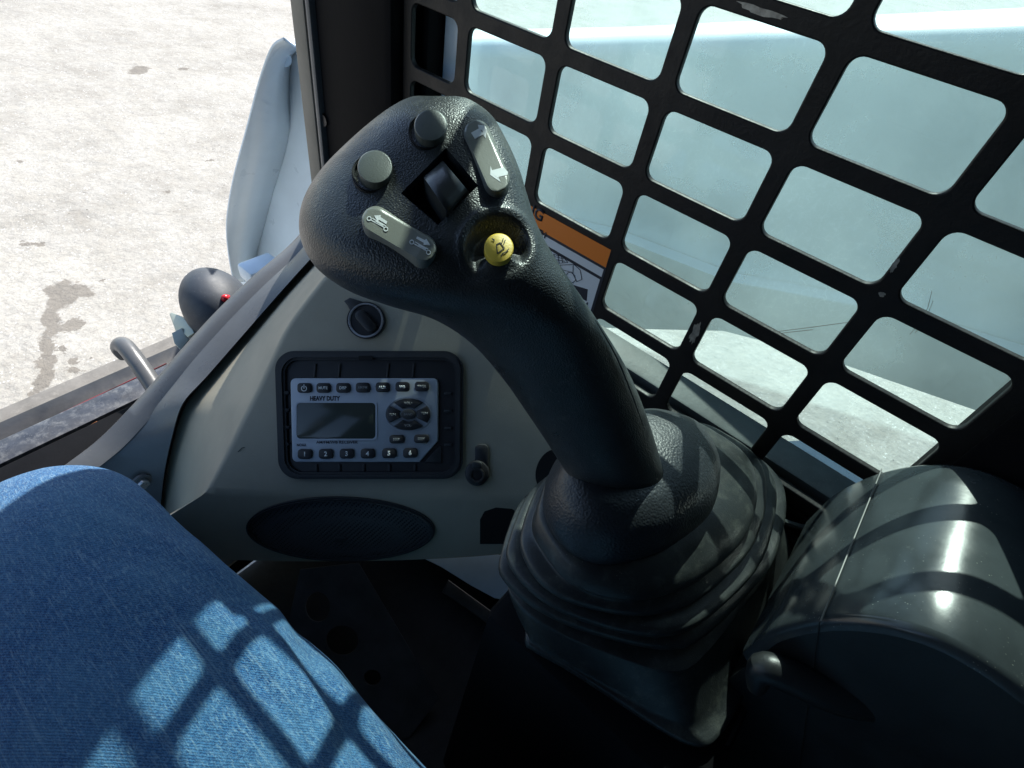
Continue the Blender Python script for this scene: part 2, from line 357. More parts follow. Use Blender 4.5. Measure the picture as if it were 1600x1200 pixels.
def mat_glass():
    m = bpy.data.materials.new('scratched_tinted_pane'); m.use_nodes = True; N = m.node_tree.nodes; L = m.node_tree.links
    for n in list(N):
        if n.type != 'OUTPUT_MATERIAL': N.remove(n)
    out = N['Material Output']; tr = N.new('ShaderNodeBsdfTransparent'); tr.inputs[0].default_value = (.72, .91, .87, 1)
    tl = N.new('ShaderNodeBsdfTranslucent'); tl.inputs[0].default_value = (.58, .86, .86, 1)
    df = N.new('ShaderNodeBsdfDiffuse'); df.inputs[0].default_value = (.6, .72, .72, 1)
    gl = N.new('ShaderNodeBsdfGlossy'); gl.inputs['Roughness'].default_value = .05
    tc = N.new('ShaderNodeTexCoord')
    mp = N.new('ShaderNodeMapping'); mp.inputs['Scale'].default_value = (1, 1, .8); L.new(tc.outputs['Object'], mp.inputs[0])
    n1 = N.new('ShaderNodeTexNoise'); n1.inputs['Scale'].default_value = 210; n1.inputs['Detail'].default_value = 6; n1.inputs['Roughness'].default_value = .8; L.new(mp.outputs[0], n1.inputs[0])
    n2 = N.new('ShaderNodeTexNoise'); n2.inputs['Scale'].default_value = 9; n2.inputs['Detail'].default_value = 3; L.new(tc.outputs['Object'], n2.inputs[0])
    def mr(f, a, b, c, d):
        r = N.new('ShaderNodeMapRange'); r.inputs[1].default_value = a; r.inputs[2].default_value = b; r.inputs[3].default_value = c; r.inputs[4].default_value = d; L.new(f, r.inputs[0]); return r.outputs[0]
    # hair-thin scratches
    n3 = N.new('ShaderNodeTexVoronoi'); n3.feature = 'DISTANCE_TO_EDGE'; n3.inputs['Scale'].default_value = 95
    mw = N.new('ShaderNodeVectorMath'); mw.operation = 'ADD'; ns = N.new('ShaderNodeTexNoise'); ns.inputs['Scale'].default_value = 14; ns.inputs['Detail'].default_value = 4; L.new(tc.outputs['Object'], ns.inputs[0])
    ms = N.new('ShaderNodeVectorMath'); ms.operation = 'SCALE'; ms.inputs['Scale'].default_value = .12; L.new(ns.outputs['Color'], ms.inputs[0])
    L.new(ms.outputs[0], mw.inputs[0]); L.new(tc.outputs['Object'], mw.inputs[1]); L.new(mw.outputs[0], n3.inputs['Vector'])
    a = N.new('ShaderNodeMath'); a.operation = 'MULTIPLY'; L.new(mr(n3.outputs['Distance'], .012, .0, 0, .06), a.inputs[0]); L.new(mr(n2.outputs[0], .5, .62, 0, 1), a.inputs[1])
    s = N.new('ShaderNodeMath'); s.operation = 'ADD'; L.new(mr(n1.outputs[0], .5, .8, .0, .06), s.inputs[0]); L.new(a.outputs[0], s.inputs[1])
    s2 = N.new('ShaderNodeMath'); s2.operation = 'ADD'; L.new(mr(n2.outputs[0], .3, .7, .17, .36), s2.inputs[0]); L.new(s.outputs[0], s2.inputs[1])
    dirt = N.new('ShaderNodeMixShader'); dirt.inputs[0].default_value = .45; L.new(tl.outputs[0], dirt.inputs[1]); L.new(df.outputs[0], dirt.inputs[2])
    m1 = N.new('ShaderNodeMixShader'); L.new(s2.outputs[0], m1.inputs[0]); L.new(tr.outputs[0], m1.inputs[1]); L.new(dirt.outputs[0], m1.inputs[2])
    m2 = N.new('ShaderNodeMixShader'); m2.inputs[0].default_value = .04; L.new(m1.outputs[0], m2.inputs[1]); L.new(gl.outputs[0], m2.inputs[2])
    L.new(m2.outputs[0], out.inputs[0]); return m
def mat_denim():
    m = bpy.data.materials.new('blue_denim'); m.use_nodes = True; N = m.node_tree.nodes; L = m.node_tree.links; p = N['Principled BSDF']
    tc = N.new('ShaderNodeTexCoord')
    def nz(s, d=4, r=.6, v=None):
        n = N.new('ShaderNodeTexNoise'); n.inputs['Scale'].default_value = s; n.inputs['Detail'].default_value = d; n.inputs['Roughness'].default_value = r
        L.new(v or tc.outputs['Object'], n.inputs['Vector']); return n.outputs[0]
    def mr(f, a, b, c=0, d=1):
        r = N.new('ShaderNodeMapRange'); r.inputs[1].default_value = a; r.inputs[2].default_value = b; r.inputs[3].default_value = c; r.inputs[4].default_value = d; L.new(f, r.inputs[0]); return r.outputs[0]
    def mix(f, a, b):
        x = N.new('ShaderNodeMix'); x.data_type = 'RGBA'
        for s, v in ((x.inputs[0], f), (x.inputs[6], a), (x.inputs[7], b)):
            if isinstance(v, (float, int)): s.default_value = v
            elif isinstance(v, tuple): s.default_value = (*v, 1)
            else: L.new(v, s)
        return x.outputs[2]
    mp = N.new('ShaderNodeMapping'); mp.inputs['Rotation'].default_value = (0, 0, math.radians(-38)); mp.inputs['Scale'].default_value = (1, 1, .5); L.new(tc.outputs['Object'], mp.inputs[0])
    wv = N.new('ShaderNodeTexWave'); wv.bands_direction = 'X'; wv.inputs['Scale'].default_value = 235; wv.inputs['Distortion'].default_value = 6; wv.inputs['Detail'].default_value = 3; wv.inputs['Detail Scale'].default_value = 6; L.new(mp.outputs[0], wv.inputs[0])
    st = N.new('ShaderNodeMapping'); st.inputs['Scale'].default_value = (1100, 160, 300); L.new(tc.outputs['Object'], st.inputs[0])
    thr = nz(1, 3, .7, st.outputs[0])
    st2 = N.new('ShaderNodeMapping'); st2.inputs['Scale'].default_value = (500, 9, 200); L.new(tc.outputs['Object'], st2.inputs[0])
    slub = nz(1, 2, .5, st2.outputs[0])
    c = mix(mr(wv.outputs['Fac'], .1, .9), (.005, .038, .145), (.036, .155, .345))
    c = mix(mr(nz(480, 3, .9), .46, .64, 0, .75), c, (.12, .27, .46))
    c = mix(mr(thr, .52, .72, 0, .8), c, (.26, .40, .52))
    c = mix(mr(slub, .62, .74, 0, .5), c, (.24, .37, .5))
    c = mix(mr(nz(14, 5, .65), .4, .66, 0, .45), c, (.11, .27, .43))
    L.new(c, p.inputs['Base Color']); p.inputs['Roughness'].default_value = .85; p.inputs['Sheen Weight'].default_value = .1; p.inputs['Specular IOR Level'].default_value = .15
    bp = N.new('ShaderNodeBump'); bp.inputs['Distance'].default_value = .0004; L.new(wv.outputs['Fac'], bp.inputs['Height'])
    b2 = N.new('ShaderNodeBump'); b2.inputs['Distance'].default_value = .0005; L.new(thr, b2.inputs['Height']); L.new(bp.outputs[0], b2.inputs['Normal'])
    L.new(b2.outputs[0], p.inputs['Normal']); return m
def mat_grille():
    m = mat('speaker_mesh', (.02, .02, .022), .45, metal=.2); N = m.node_tree.nodes; L = m.node_tree.links; p = N['Principled BSDF']
    tc = N['Texture Coordinate'] if 'Texture Coordinate' in N else N.new('ShaderNodeTexCoord')
    v = N.new('ShaderNodeTexVoronoi'); v.inputs['Scale'].default_value = 430; v.inputs['Randomness'].default_value = .12
    rot = N.new('ShaderNodeMapping'); rot.inputs['Rotation'].default_value = (.3, .75, .5); L.new(tc.outputs['Object'], rot.inputs[0]); L.new(rot.outputs[0], v.inputs['Vector'])
    r = N.new('ShaderNodeMapRange'); r.inputs[1].default_value = .25; r.inputs[2].default_value = .45; L.new(v.outputs['Distance'], r.inputs[0])
    x = N.new('ShaderNodeMix'); x.data_type = 'RGBA'; x.inputs[6].default_value = (.002, .002, .002, 1); x.inputs[7].default_value = (.06, .062, .066, 1)
    L.new(r.outputs[0], x.inputs[0]); L.new(x.outputs[2], p.inputs['Base Color'])
    b = N.new('ShaderNodeBump'); b.inputs['Distance'].default_value = .0008; L.new(r.outputs[0], b.inputs['Height']); L.new(b.outputs[0], p.inputs['Normal'])
    return m
M['ground'] = mat_ground(); M['glass'] = mat_glass(); M['denim'] = mat_denim(); M['grille'] = mat_grille()

# ================================================================ SETTING
b = bmesh.new(); bmesh.ops.create_grid(b, x_segments=4, y_segments=4, size=120, matrix=Matrix.Translation((0, 0, GROUND_Z)))
g = link('ground', from_bm(b, False), M['ground'], smooth=False); tag(g, kind='structure')

# ---- cab
WX = .353                                          # plane of the side window guard
cab = thing('loader_cab', (0, 0, -.92), 'dark steel operator cab with a black corner pillar beside the open front', 'cab')
def cabpart(name, bm_, m, parent=None, **k): return link(name, from_bm(bm_) if isinstance(bm_, bmesh.types.BMesh) else bm_, m, parent or cab, **k)
cabpart('roof', box_bm((-.62, -.75, .46), (.46, .60, .50), .01), M['liner'])  # out of view, built to keep the interior dark
cabpart('rear_wall', box_bm((-.60, -.80, -.92), (.42, -.755, .455), .004), M['liner'])
cabpart('left_wall', box_bm((-.64, -.75, -.92), (-.605, .50, -.15), .004), M['liner'])
cabpart('left_sky_blocker', box_bm((-.64, -.75, -.149), (-.606, .12, .455), .004), M['liner'])  # solid unseen panel added on the left to cut the sky fill
cabpart('floor_pan', box_bm((-.60, -.75, -.96), (.42, .50, -.925), .003), M['floor'])
cabpart('left_post', box_bm((-.64, .40, -.245), (-.58, .50, .455), .006), M['black'])
cabpart('rear_side_panel', box_bm((WX - .004, -.75, -.92), (WX + .05, -.108, .455), .004), M['black'])
lw_ = box_bm((WX + .002, -.105, -.92), (WX + .03, .07, -.372), .003)
box_bm((WX + .002, .36, -.92), (WX + .03, .50, -.372), .003, None, lw_); box_bm((WX + .002, .071, -.92), (WX + .03, .359, -.74), .003, None, lw_); box_bm((WX + .002, .071, -.42), (WX + .03, .359, -.372), .003, None, lw_)
cabpart('lower_side_wall', lw_, M['black'])  # gap left in the wall so outside light reaches the pale brace
cabpart('unseen_bounce_block', box_bm((WX + .04, -1.3, -1.42), (.98, .45, -.80), .02), M['black'])  # hidden box added to block ground bounce onto the arm's lower side
# corner pillar: padded inner face, edge seam, tan outer post
cabpart('corner_pillar', box_bm((.338, .388, -.40), (.43, .492, .455), .008), M['black'])
cabpart('pillar_edge_trim', box_bm((.333, .488, -.40), (.352, .4945, .455), .002), M['frame'])
dp = cabpart('door_post', box_bm((.340, .507, -.36), (.40, .527, .455), .0015), M['tan'])
bb = bmesh.new(); c0 = onp(508, 187, plX(.339)); bmesh.ops.create_cone(bb, cap_ends=True, segments=20, radius1=.006, radius2=.0055, depth=.006, matrix=Matrix.Translation(c0) @ Matrix.Rotation(math.pi / 2, 4, 'Y'))
cabpart('pin', bb, M['key'], dp)
wl = [(onp(q[0] + 14, q[1] + 14, plY(.499))) for q in [(520, 320), (455, 390), (340, 495), (220, 632), (105, 740), (40, 790)]]
cabpart('front_sun_block', extrude_poly([Vector((p.x, .499, p.z)) for p in wl] + [Vector((-.60, .499, wl[-1].z)), Vector((-.60, .499, -.92)), Vector((.35, .499, -.92)), Vector((.35, .499, wl[0].z))], (0, .004, 0)), M['black'], smooth=False)  # added to keep sun off the floor and close the frame gap
cabpart('front_header', box_bm((-.60, .47, .42), (.345, .50, .455), .003), M['black'])
# diagonal front-corner frame (formed sheet with a rolled lip)
O_ = [(520, 300), (500, 330), (455, 383), (400, 430), (340, 487), (280, 553), (220, 622), (160, 684), (105, 727), (40, 775)]
P_ = [(522, 330), (506, 352), (464, 403), (412, 451), (354, 509), (298, 571), (243, 641), (193, 697), (138, 744), (90, 800)]
S_ = [(530, 352), (514, 375), (484, 405), (437, 457), (385, 516), (322, 588), (285, 630), (268, 680), (254, 745), (246, 830)]
n = 60
rows = []
for line, y in ((O_, .530), (O_, .517), (None, .482), (P_, .494), (P_, .4925), (None, .4795), (S_, .466), (S_, .485)):
    if line is None: rows.append(None); continue
    rows.append([onp(q[0], q[1], plY(y)) for q in resample([tuple(v) for v in smoothline([Vector(a) for a in line], 6)], n, False)])
rows[2] = [a.lerp(c, .45) + Vector((0, -.0035, .0005)) for a, c in zip(rows[1], rows[3])]
rows[4] = [a.lerp(c, .10) + Vector((0, .0035, 0)) for a, c in zip(rows[3], rows[6])]
rows[5] = [a.lerp(c, .5) for a, c in zip(rows[4], rows[6])]
V, Fc = loft(rows, False, False, closed=False)
ff = cabpart('diagonal_corner_frame', mesh(V, Fc), M['frame'], angle=50)
m_ = ff.modifiers.new('thick', 'SOLIDIFY'); m_.thickness = .0015
# hex bolt with washer
bpnt = onp(220, 752, plY(.4725)); nY = Vector((0, -1, 0))
bb = bmesh.new(); R90 = Matrix.Rotation(math.pi / 2, 4, 'X')
bmesh.ops.create_cone(bb, cap_ends=True, segments=28, radius1=.0105, radius2=.0105, depth=.003, matrix=Matrix.Translation(bpnt + nY * .0012) @ R90)
bt = cabpart('bolt', bb, M['frame'])
bb = bmesh.new(); bmesh.ops.create_cone(bb, cap_ends=True, segments=6, radius1=.0068, radius2=.0064, depth=.006, matrix=Matrix.Translation(bpnt + nY * .005) @ R90); bevel_bm(bb, .0005, 1)
cabpart('bolt_head', bb, M['steel'], bt)
# threshold rails outside the front opening
def rail(name, a, bq, y, dz, dy, m, x0=-.55, x1=.34, **k):
    z = onp(a, bq, plY(y)).z
    return cabpart(name, box_bm((x0, y, z - dz), (x1, y + dy, z), .003), m, **k)
def railpx(name, top, bot, y0, z_off=0, m=None, thick=.03, x1=.36):
    """Strip seen between two pixel lines: a beam with a level top face."""
    z = onp(top[0], top[1], plY(y0)).z
    y1 = None
    P0 = onp(*top, plZ(z)); P1 = onp(*bot, plZ(z))
    return cabpart(name, box_bm((-.58, P1.y, z - thick), (x1, P0.y, z), .003), m)
railpx('outer_threshold_strip', (120, 587), (120, 611), .80, m=M['strip'], thick=.02)
railpx('threshold_channel', (120, 606), (120, 634), .76, m=M['dark_steel'], thick=.01)
railpx('threshold_beam', (120, 632), (120, 668), .72, m=M['beam'], thick=.05)
railpx('lower_threshold_beam', (120, 672), (120, 760), .60, m=M['black'], thick=.05)
zz = onp(120, 632, plY(.72)).z
cabpart('red_weather_strip', tube([onp(0, 691, plY(.722)), onp(60, 663, plY(.722)), onp(150, 620, plY(.722)), onp(260, 568, plY(.722))], .0011, 8), M['redstrip'])
for (x, y) in ((150, 650), (275, 590)):
    pass
# ledge outside the guard, seals and lower rail
cabpart('window_ledge', box_bm((WX + .0165, -.11, -.37), (WX + .05, .385, -.326), .002), M['sill'])
for k, (x0, z) in enumerate(((WX + .004, -.333), (WX + .002, -.345), (WX + .004, -.357))):
    cabpart('rubber_lip', box_bm((x0, -.105, z - .010), (WX + .0155, .384, z), .002), M['rubber'])
cabpart('outer_post', box_bm((WX + .012, .373, -.32), (WX + .05, .387, .0), .004), M['black'])  # lower part only, shaped to block extra sun patches on the thigh
cabpart('outer_post_strip', box_bm((WX + .030, .354, -.32), (WX + .045, .3725, .0), .002), M['arm'])
cabpart('body_edge', extrude_poly([onp(x, y, plZ(-.336)) for x, y in ((1222, 690), (1392, 785), (1420, 790), (1256, 688))], (0, 0, -.01)), M['arm'], smooth=False)

# ---- side window guard (punched steel lattice)
PIT, Y0, Z0, WO, HO, QO = .085, .4013, .0018, .884, .550, .6588
def guard_mesh():
    cu = bpy.data.curves.new('g', 'CURVE'); cu.dimensions = '2D'; cu.fill_mode = 'BOTH'; cu.extrude = .0016; cu.bevel_depth = .0009; cu.bevel_resolution = 1
    def add(P):
        s = cu.splines.new('POLY'); s.points.add(len(P) - 1); s.use_cyclic_u = True
        for q, p in zip(s.points, P): q.co = (p[0], p[1], 0, 1)
    add(rrect(-.114, -.336, .386, .44, .004, 3))      # x = Y, y = Z
    for r in range(-6, 6):
        z1 = Z0 - (r * QO) * PIT; z0 = z1 - HO * PIT
        if z1 > .43: continue
        for c in range(6):
            y1 = Y0 - c * PIT; y0 = y1 - WO * PIT
            if c == 0: y1 = .378
            if r <= CUT[0] and c in CUT[1]: continue
            add(rrect(y0, z0, y1, z1, .0080, 6))
    if CUT[1]:
        add(rrect(Y0 - (max(CUT[1]) + WO) * PIT, Z0 - (CUT[0] * QO + HO) * PIT, Y0 - min(CUT[1]) * PIT, .425, .012, 6))
    me = curve_to_mesh(cu)
    for v in me.vertices: y, z, t = v.co; v.co = (WX + t, y, z)
    b = bmesh.new(); b.from_mesh(me); bmesh.ops.recalc_face_normals(b, faces=b.faces); b.to_mesh(me); b.free(); return me
CUT = (-99, ())
guard = link('window_guard', guard_mesh(), M['guard'], angle=50); tag(guard, 'black punched steel lattice guard over the side window, paint worn on some bars', 'window guard')
# bare-metal wear on some bars
def wear(px, py, rx, ry, rot, seed):
    P = []; rnd = random.Random(seed)
    for i in range(26):
        a = 2 * math.pi * i / 26; k = .75 + .5 * rnd.random(); P.append((rx * k * math.cos(a), ry * k * math.sin(a)))
    c, s = math.cos(math.radians(rot)), math.sin(math.radians(rot))
    P = [(px + x * c - y * s, py + x * s + y * c) for x, y in P]
    return from_bm(prism_px(P, plX(WX - .00252), 0, .0001))
for a in ((1086, 520, 17, 6, -68, 1), (1378, 460, 5, 4, 0, 2), (1398, 414, 13, 4, -58, 3), (1190, 18, 40, 6, 18, 4)):
    link('worn_patch', wear(*a), M['worn'], guard, smooth=False)
# ---- pane
PXX = WX + .0515
b = bmesh.new(); vs = [b.verts.new((PXX, y, z)) for y, z in ((-.16, -.37), (.384, -.37), (.384, .45), (-.16, .45))]; b.faces.new(vs)
pane = link('window_pane', from_bm(b, False), M['glass'], smooth=False)
tag(pane, 'scratched milky teal window pane behind the black lattice guard', 'window pane')
link('scratch', stroke_px([[(1422, 522), (1436, 506), (1450, 480), (1456, 455)], [(1430, 520), (1446, 500), (1458, 470)], [(1206, 519), (1262, 512), (1330, 503)], [(1208, 522), (1270, 515)], [(590, 20), (596, 26)]][:4], plX(PXX), .8), mat('brown_scratch', (.30, .24, .2), .8), pane, smooth=False)
# ---- warning label on the guard
LP = plX(WX - .0027)
lab = thing('warning_label', onp(900, 440, LP), 'orange and white warning decal on the lattice guard, half hidden by the joystick', 'warning label')
TL, TR, BR, BL = (778, 293), (956, 391), (923, 499), (742, 393)
def lp(s, t):
    a = onp(*TL, LP); e1 = onp(*TR, LP) - a; e2 = onp(*BR, LP) - onp(*TR, LP); return a + e1 * s + e2 * t
def lquad(s0, t0, s1, t1, h, m, name):
    q = [lp(s0, t0), lp(s1, t0), lp(s1, t1), lp(s0, t1)]
    return link(name, from_bm(prism_pts([p + LP[1] * h for p in q], [p + LP[1] * (h - .0001) for p in q])), m, lab, smooth=False)
lquad(0, 0, 1, 1, .0001, M['dark_print'], 'backing')
lquad(.01, .0, .995, .235, .0003, M['orange'], 'orange_band')
lquad(.01, .27, .985, .375, .0003, M['label'], 'upper_white_band')
lquad(.01, .415, .98, .99, .0003, M['label'], 'white_panel')
LT = offp(LP, .00035); ex = Vector((155, 85.5)).normalized(); ey = Vector((28, -104)).normalized()
link('lettering', text_on('WARNING', LT, (849, 340), ex * 22, ey * 24, 'RIGHT', bold=.03), M['dark_print'], lab, smooth=False)
link('lettering', text_on('TH', LT, (853, 369), ex * 12, ey * 13, 'RIGHT', bold=.03), M['dark_print'], lab, smooth=False)
link('lettering', text_on('and', LT, (918, 477), ex * 10, ey * 10, 'RIGHT', bold=.04), M['dark_print'], lab, smooth=False)
Z8 = lambda P: [(780 + x / 5.4545, 300 + y / 5.4545) for x, y in P]
link('machine_drawing', stroke_px([Z8([(465, 530), (545, 555), (585, 600), (480, 610), (465, 530)]), Z8([(480, 625), (630, 618), (628, 690), (500, 650)]),
     Z8([(635, 615), (690, 665), (705, 745), (660, 765), (625, 690)]), Z8([(475, 550), (550, 570)]), Z8([(473, 575), (560, 590)]), Z8([(500, 535), (510, 605)]), Z8([(530, 545), (540, 605)]),
     Z8([(570, 720), (580, 690), (610, 680), (640, 710), (650, 750), (625, 775), (590, 765), (570, 720)])], LT, .8), M['dark_print'], lab, smooth=False)
link('black_block', from_bm(prism_px(Z8([(560, 770), (755, 830), (745, 930), (620, 868)]), LT, 0, .0001)), M['dark_print'], lab, smooth=False)

# ---- lift arm outside
AX = .60
def yz(px, py, x=AX): p = onp(px, py, plX(x)); return (p.y, p.z)
armo = thing('lift_arm', (AX + .08, .3, -.9), 'pale blue grey steel lift arm running past the side window and bending down in front', 'lift arm')
top = [(-.9, .21), (-.35, .045)] + [yz(1600, 33), yz(890, 60)] + [yz(430, 64, AX)]
front = [yz(*q) for q in ((418, 80), (405, 120), (385, 195), (365, 270), (355, 325), (353, 360), (357, 400), (364, 440))]
low = [yz(*q) for q in ((455, 425), (600, 380), (760, 455), (900, 515), (1130, 520), (1260, 556), (1400, 598), (1520, 645))] + [(-.35, -.37), (-.9, -.30)]
low[0] = (front[-1][0] + .28, front[-1][1] - .05)
low = [(front[-1][0] - .10, front[-1][1] - .05), (.86, -.80), (.62, -.66)] + low[3:]
front = front[:-1] + [(front[-1][0], front[-1][1])]
poly = [Vector((AX, y, z)) for y, z in top + front + low]
b = _epb(poly, (.17, 0, 0), .022, 5); link('arm_box', from_bm(b), M['arm'], armo, angle=30)
def armplate(name, P, x0, x1, bev=.003): 
    q = [Vector((x0, *yz(a, c, x0))) for a, c in P]; return link(name, from_bm(_epb(q, (x1 - x0, 0, 0), bev, 2)), M['arm'], armo, angle=30)
# facet tilted downward to darken the arm's lower side, and the welded front flange
tl_ = [(860, 345), (960, 370), (1136, 439), (1337, 477), (1600, 560)]; bl_ = [(880, 510), (1000, 514), (1130, 517), (1270, 553), (1530, 643)]
A1 = [onp(x, y, plX(AX - .030)) for x, y in tl_]; A2 = [onp(x, y, plX(AX - .002)) for x, y in bl_]; A0 = [onp(x, y, plX(AX - .001)) + Vector((0, 0, .012)) for x, y in tl_]
vv, fc = loft([A0, A1, [a + Vector((0, 0, -.004)) for a in A1], A2], False, False, closed=False)
link('under_facet', mesh(vv, fc), M['arm'], armo, angle=20)
if 0: armplate('lower_stiffener', [(880, 508), (1100, 512), (1250, 545), (1500, 632), (1580, 560), (1337, 479), (1136, 441), (960, 372), (860, 350)], AX - .02, AX + .002, .01)
fl = [(443, 58), (424, 72), (405, 122), (385, 197), (365, 272), (355, 327), (353, 362), (357, 402), (364, 440)]
inn = [(466, 72), (452, 92), (449, 150), (450, 200), (440, 250), (425, 300), (412, 350), (400, 395), (395, 440)]
Xf = AX - .10
V = []
fl = [tuple(v) for v in smoothline([Vector(q) for q in fl], 5)]; inn = [tuple(v) for v in smoothline([Vector(q) for q in inn], 5)]
for (a, c), (d, e) in zip(fl, inn):
    p = onp(a, c, plX(AX)); p = onp(a, c, plX(Xf)); q = onp(d, e, plX(AX - .001)); V.append((p, q))
R_ = [[p for p, q in V], [q for p, q in V]]
vv, fc = loft([r for r in R_], False, False, closed=False)
o = link('front_flange', mesh(vv, fc), M['arm'], armo); mm = o.modifiers.new('t', 'SOLIDIFY'); mm.thickness = .004; mm.offset = -1
link('weld_bead', tube([q + Vector((-.001, 0, 0)) for p, q in V], .0035, 8), M['arm'], armo)
link('top_boss', tube([onp(444, 92, plX(AX - .03)), onp(444, 92, plX(AX + .02))], .012, 16, sm=1), M['arm'], armo)
b = bmesh.new(); c0 = onp(492, 181, plX(AX - .003)); bmesh.ops.create_cone(b, cap_ends=True, segments=24, radius1=.017, radius2=.017, depth=.004, matrix=Matrix.Translation(c0) @ Matrix.Rotation(math.pi / 2, 4, 'Y'))
link('plug', from_bm(b), M['frame'], armo)
pb = U(402, 410, 1.0)
b = box_bm((pb.x - .03, pb.y - .025, pb.z - .03), (pb.x + .035, pb.y + .02, pb.z + .0), .006); link('pivot_block', from_bm(b), M['arm'], armo)

# ---- round hub, bracket, hose stub and grab handle outside the front corner
hc = U(346, 485, .82)
hub = thing('pivot_hub', hc, 'dark rounded steel hub with a red dot in front of the corner frame', 'hub')
b = bmesh.new(); bmesh.ops.create_uvsphere(b, u_segments=48, v_segments=24, radius=.067, matrix=Matrix.Translation(hc) @ Matrix.Rotation(math.radians(70), 4, Vector((.3, 1, 0))) @ Matrix.Diagonal((1, 1, .72, 1)))
link('hub_shell', from_bm(b), M['hub'], hub)
pr = U(352, 466, .765); b = bmesh.new(); bmesh.ops.create_uvsphere(b, u_segments=16, v_segments=10, radius=.0055, matrix=Matrix.Translation(pr)); bmesh.ops.create_cone(b, cap_ends=True, segments=12, radius1=.003, radius2=.003, depth=.02, matrix=Matrix.Translation(pr + Vector((.004, 0, -.008))))
link('red_cap', from_bm(b), M['red'], hub)
link('white_scratch', stroke_px([[(306, 484), (309, 492)], [(308, 493), (313, 499)]], (U(308, 488, .765), -CV), 1.6), M['white_print'], hub, smooth=False)
bk = thing('zinc_bracket', U(285, 520, .80), 'pale zinc bracket tab below the rounded hub', 'bracket')
b = prism_px([(264, 490), (268, 488), (283, 494), (297, 508), (303, 520), (293, 527), (284, 519), (276, 523)], (U(285, 505, .80), cvec(-.5, -.3, -1)), -.004, .0, .001)
link('tab', from_bm(b), M['green_steel'], bk)
b = prism_px([(268, 520), (284, 512), (290, 524), (296, 530), (283, 548), (272, 536)], (U(285, 525, .79), cvec(.3, -.3, -1)), -.01, .0, .0015); link('foot', from_bm(b), M['green_steel'], bk)
hd = link('grab_handle', tube([U(186, 536, .70), U(186, 536, .70) + Vector((0, .012, 0))] if 0 else [U(196, 553, .725), U(187, 543, .712), U(194, 540, .70), U(215, 566, .69), U(240, 603, .685), U(262, 640, .68)], .0105, 16), M['frame'])
tag(hd, 'curved steel grab handle rising from the front threshold rail', 'handle')
lb = link('folded_bracket', from_bm(prism_px([(106, 711), (113, 705), (180, 668), (183, 680), (128, 722), (108, 728)], (U(140, 695, .66), cvec(0, -.2, -1)), -.01, 0, .002)), M['frame'])
tag(lb, 'grey folded sheet bracket lying below the threshold beam next to the knee', 'bracket')
ob = link('rusty_spacer', from_bm(prism_px([(104, 684), (150, 658), (158, 660), (157, 666), (109, 692)], (U(130, 674, .68), cvec(0, -.2, -1)), -.008, 0, .001)), M['rust'])
tag(ob, 'small rusty orange spacer in the gap of the threshold', 'spacer')

# ================================================================ CONSOLE
con = thing('corner_console', U(575, 830, .56), 'olive grey moulded corner console holding the radio, key switch and oval speaker', 'console')
CP = (U(575, 650, .50), cvec(-.02, -.03, -1))            # main face plane
main_z = lambda x, y: onp(x, y, CP)
def zp(x, y, z): return U(x, y, z)
# facet vertices: seam edge (far), ridge (main face), bottom edge
seam = [(500, 400), (492, 412), (444, 465), (394, 524), (332, 596), (297, 640), (280, 690), (266, 750), (256, 808)]
ridge = [(545, 392), (530, 405), (484, 462), (448, 512), (425, 560), (400, 615), (375, 665), (350, 715), (322, 768)]
n = 40
sm_ = resample([tuple(v) for v in smoothline([Vector(a) for a in seam], 5)], n, False)
rg_ = resample([tuple(v) for v in smoothline([Vector(a) for a in ridge], 5)], n, False)
rgp = [main_z(*p) for p in rg_]
smp = [onp(p[0], p[1], plY(.468)) for p in sm_]
back = [p + Vector((0, .012, -.004)) for p in smp]
fr = lambda k: [rgp[i].lerp(smp[i], k) for i in range(n)]
bot = [(256, 812), (285, 845), (312, 864), (350, 874), (480, 877), (600, 876), (700, 872), (760, 868), (820, 862), (900, 850)]
rb = [(322, 768), (345, 770), (380, 771), (430, 772), (520, 774), (620, 776), (700, 777), (770, 779), (850, 780), (940, 780)]
m2 = 40
bt_ = resample([tuple(v) for v in smoothline([Vector(a) for a in bot], 5)], m2, False)
rb_ = resample([tuple(v) for v in smoothline([Vector(a) for a in rb], 5)], m2, False)
SPN = cvec(-.02, .30, -1); SP = (onp(560, 775, CP), SPN)          # lower facet plane leans under
rbp = [main_z(*p) for p in rb_]
btp = [onp(p[0], p[1], SP) for p in bt_]
topx = [(545, 392), (640, 374), (700, 378), (755, 402), (800, 442), (842, 500), (890, 570), (940, 640), (960, 715), (940, 780)]
mv = [main_z(*p) for p in topx[1:-1]]
b = bmesh.new()
def bv(P): return [b.verts.new(p) for p in P]
vr = bv(rgp); vs = bv(smp); vbk = bv(back); vb0 = bv(rbp[1:]); vbt = bv(btp); vt = bv(mv); vbb = bv([p + CV * .03 for p in btp])
for i in range(n - 1):
    b.faces.new((vr[i], vr[i + 1], vs[i + 1], vs[i])); b.faces.new((vs[i], vs[i + 1], vbk[i + 1], vbk[i]))
low_r = [vr[-1]] + vb0
for i in range(m2 - 1):
    b.faces.new((low_r[i], low_r[i + 1], vbt[i + 1], vbt[i])); b.faces.new((vbt[i], vbt[i + 1], vbb[i + 1], vbb[i]))
b.faces.new((vr[-1], vbt[0], vs[-1]))
b.faces.new(vr[::-1] + vt + vb0[::-1])
bmesh.ops.recalc_face_normals(b, faces=b.faces)
es = [e for e in b.edges if len(e.link_faces) == 2 and (all(v in set(low_r) for v in e.verts) or all(v in set(vr) for v in e.verts))]
bmesh.ops.bevel(b, geom=es, offset=.010, segments=4, affect='EDGES', profile=.5, clamp_overlap=True)
link('panel', from_bm(b), M['console'], con, angle=28)
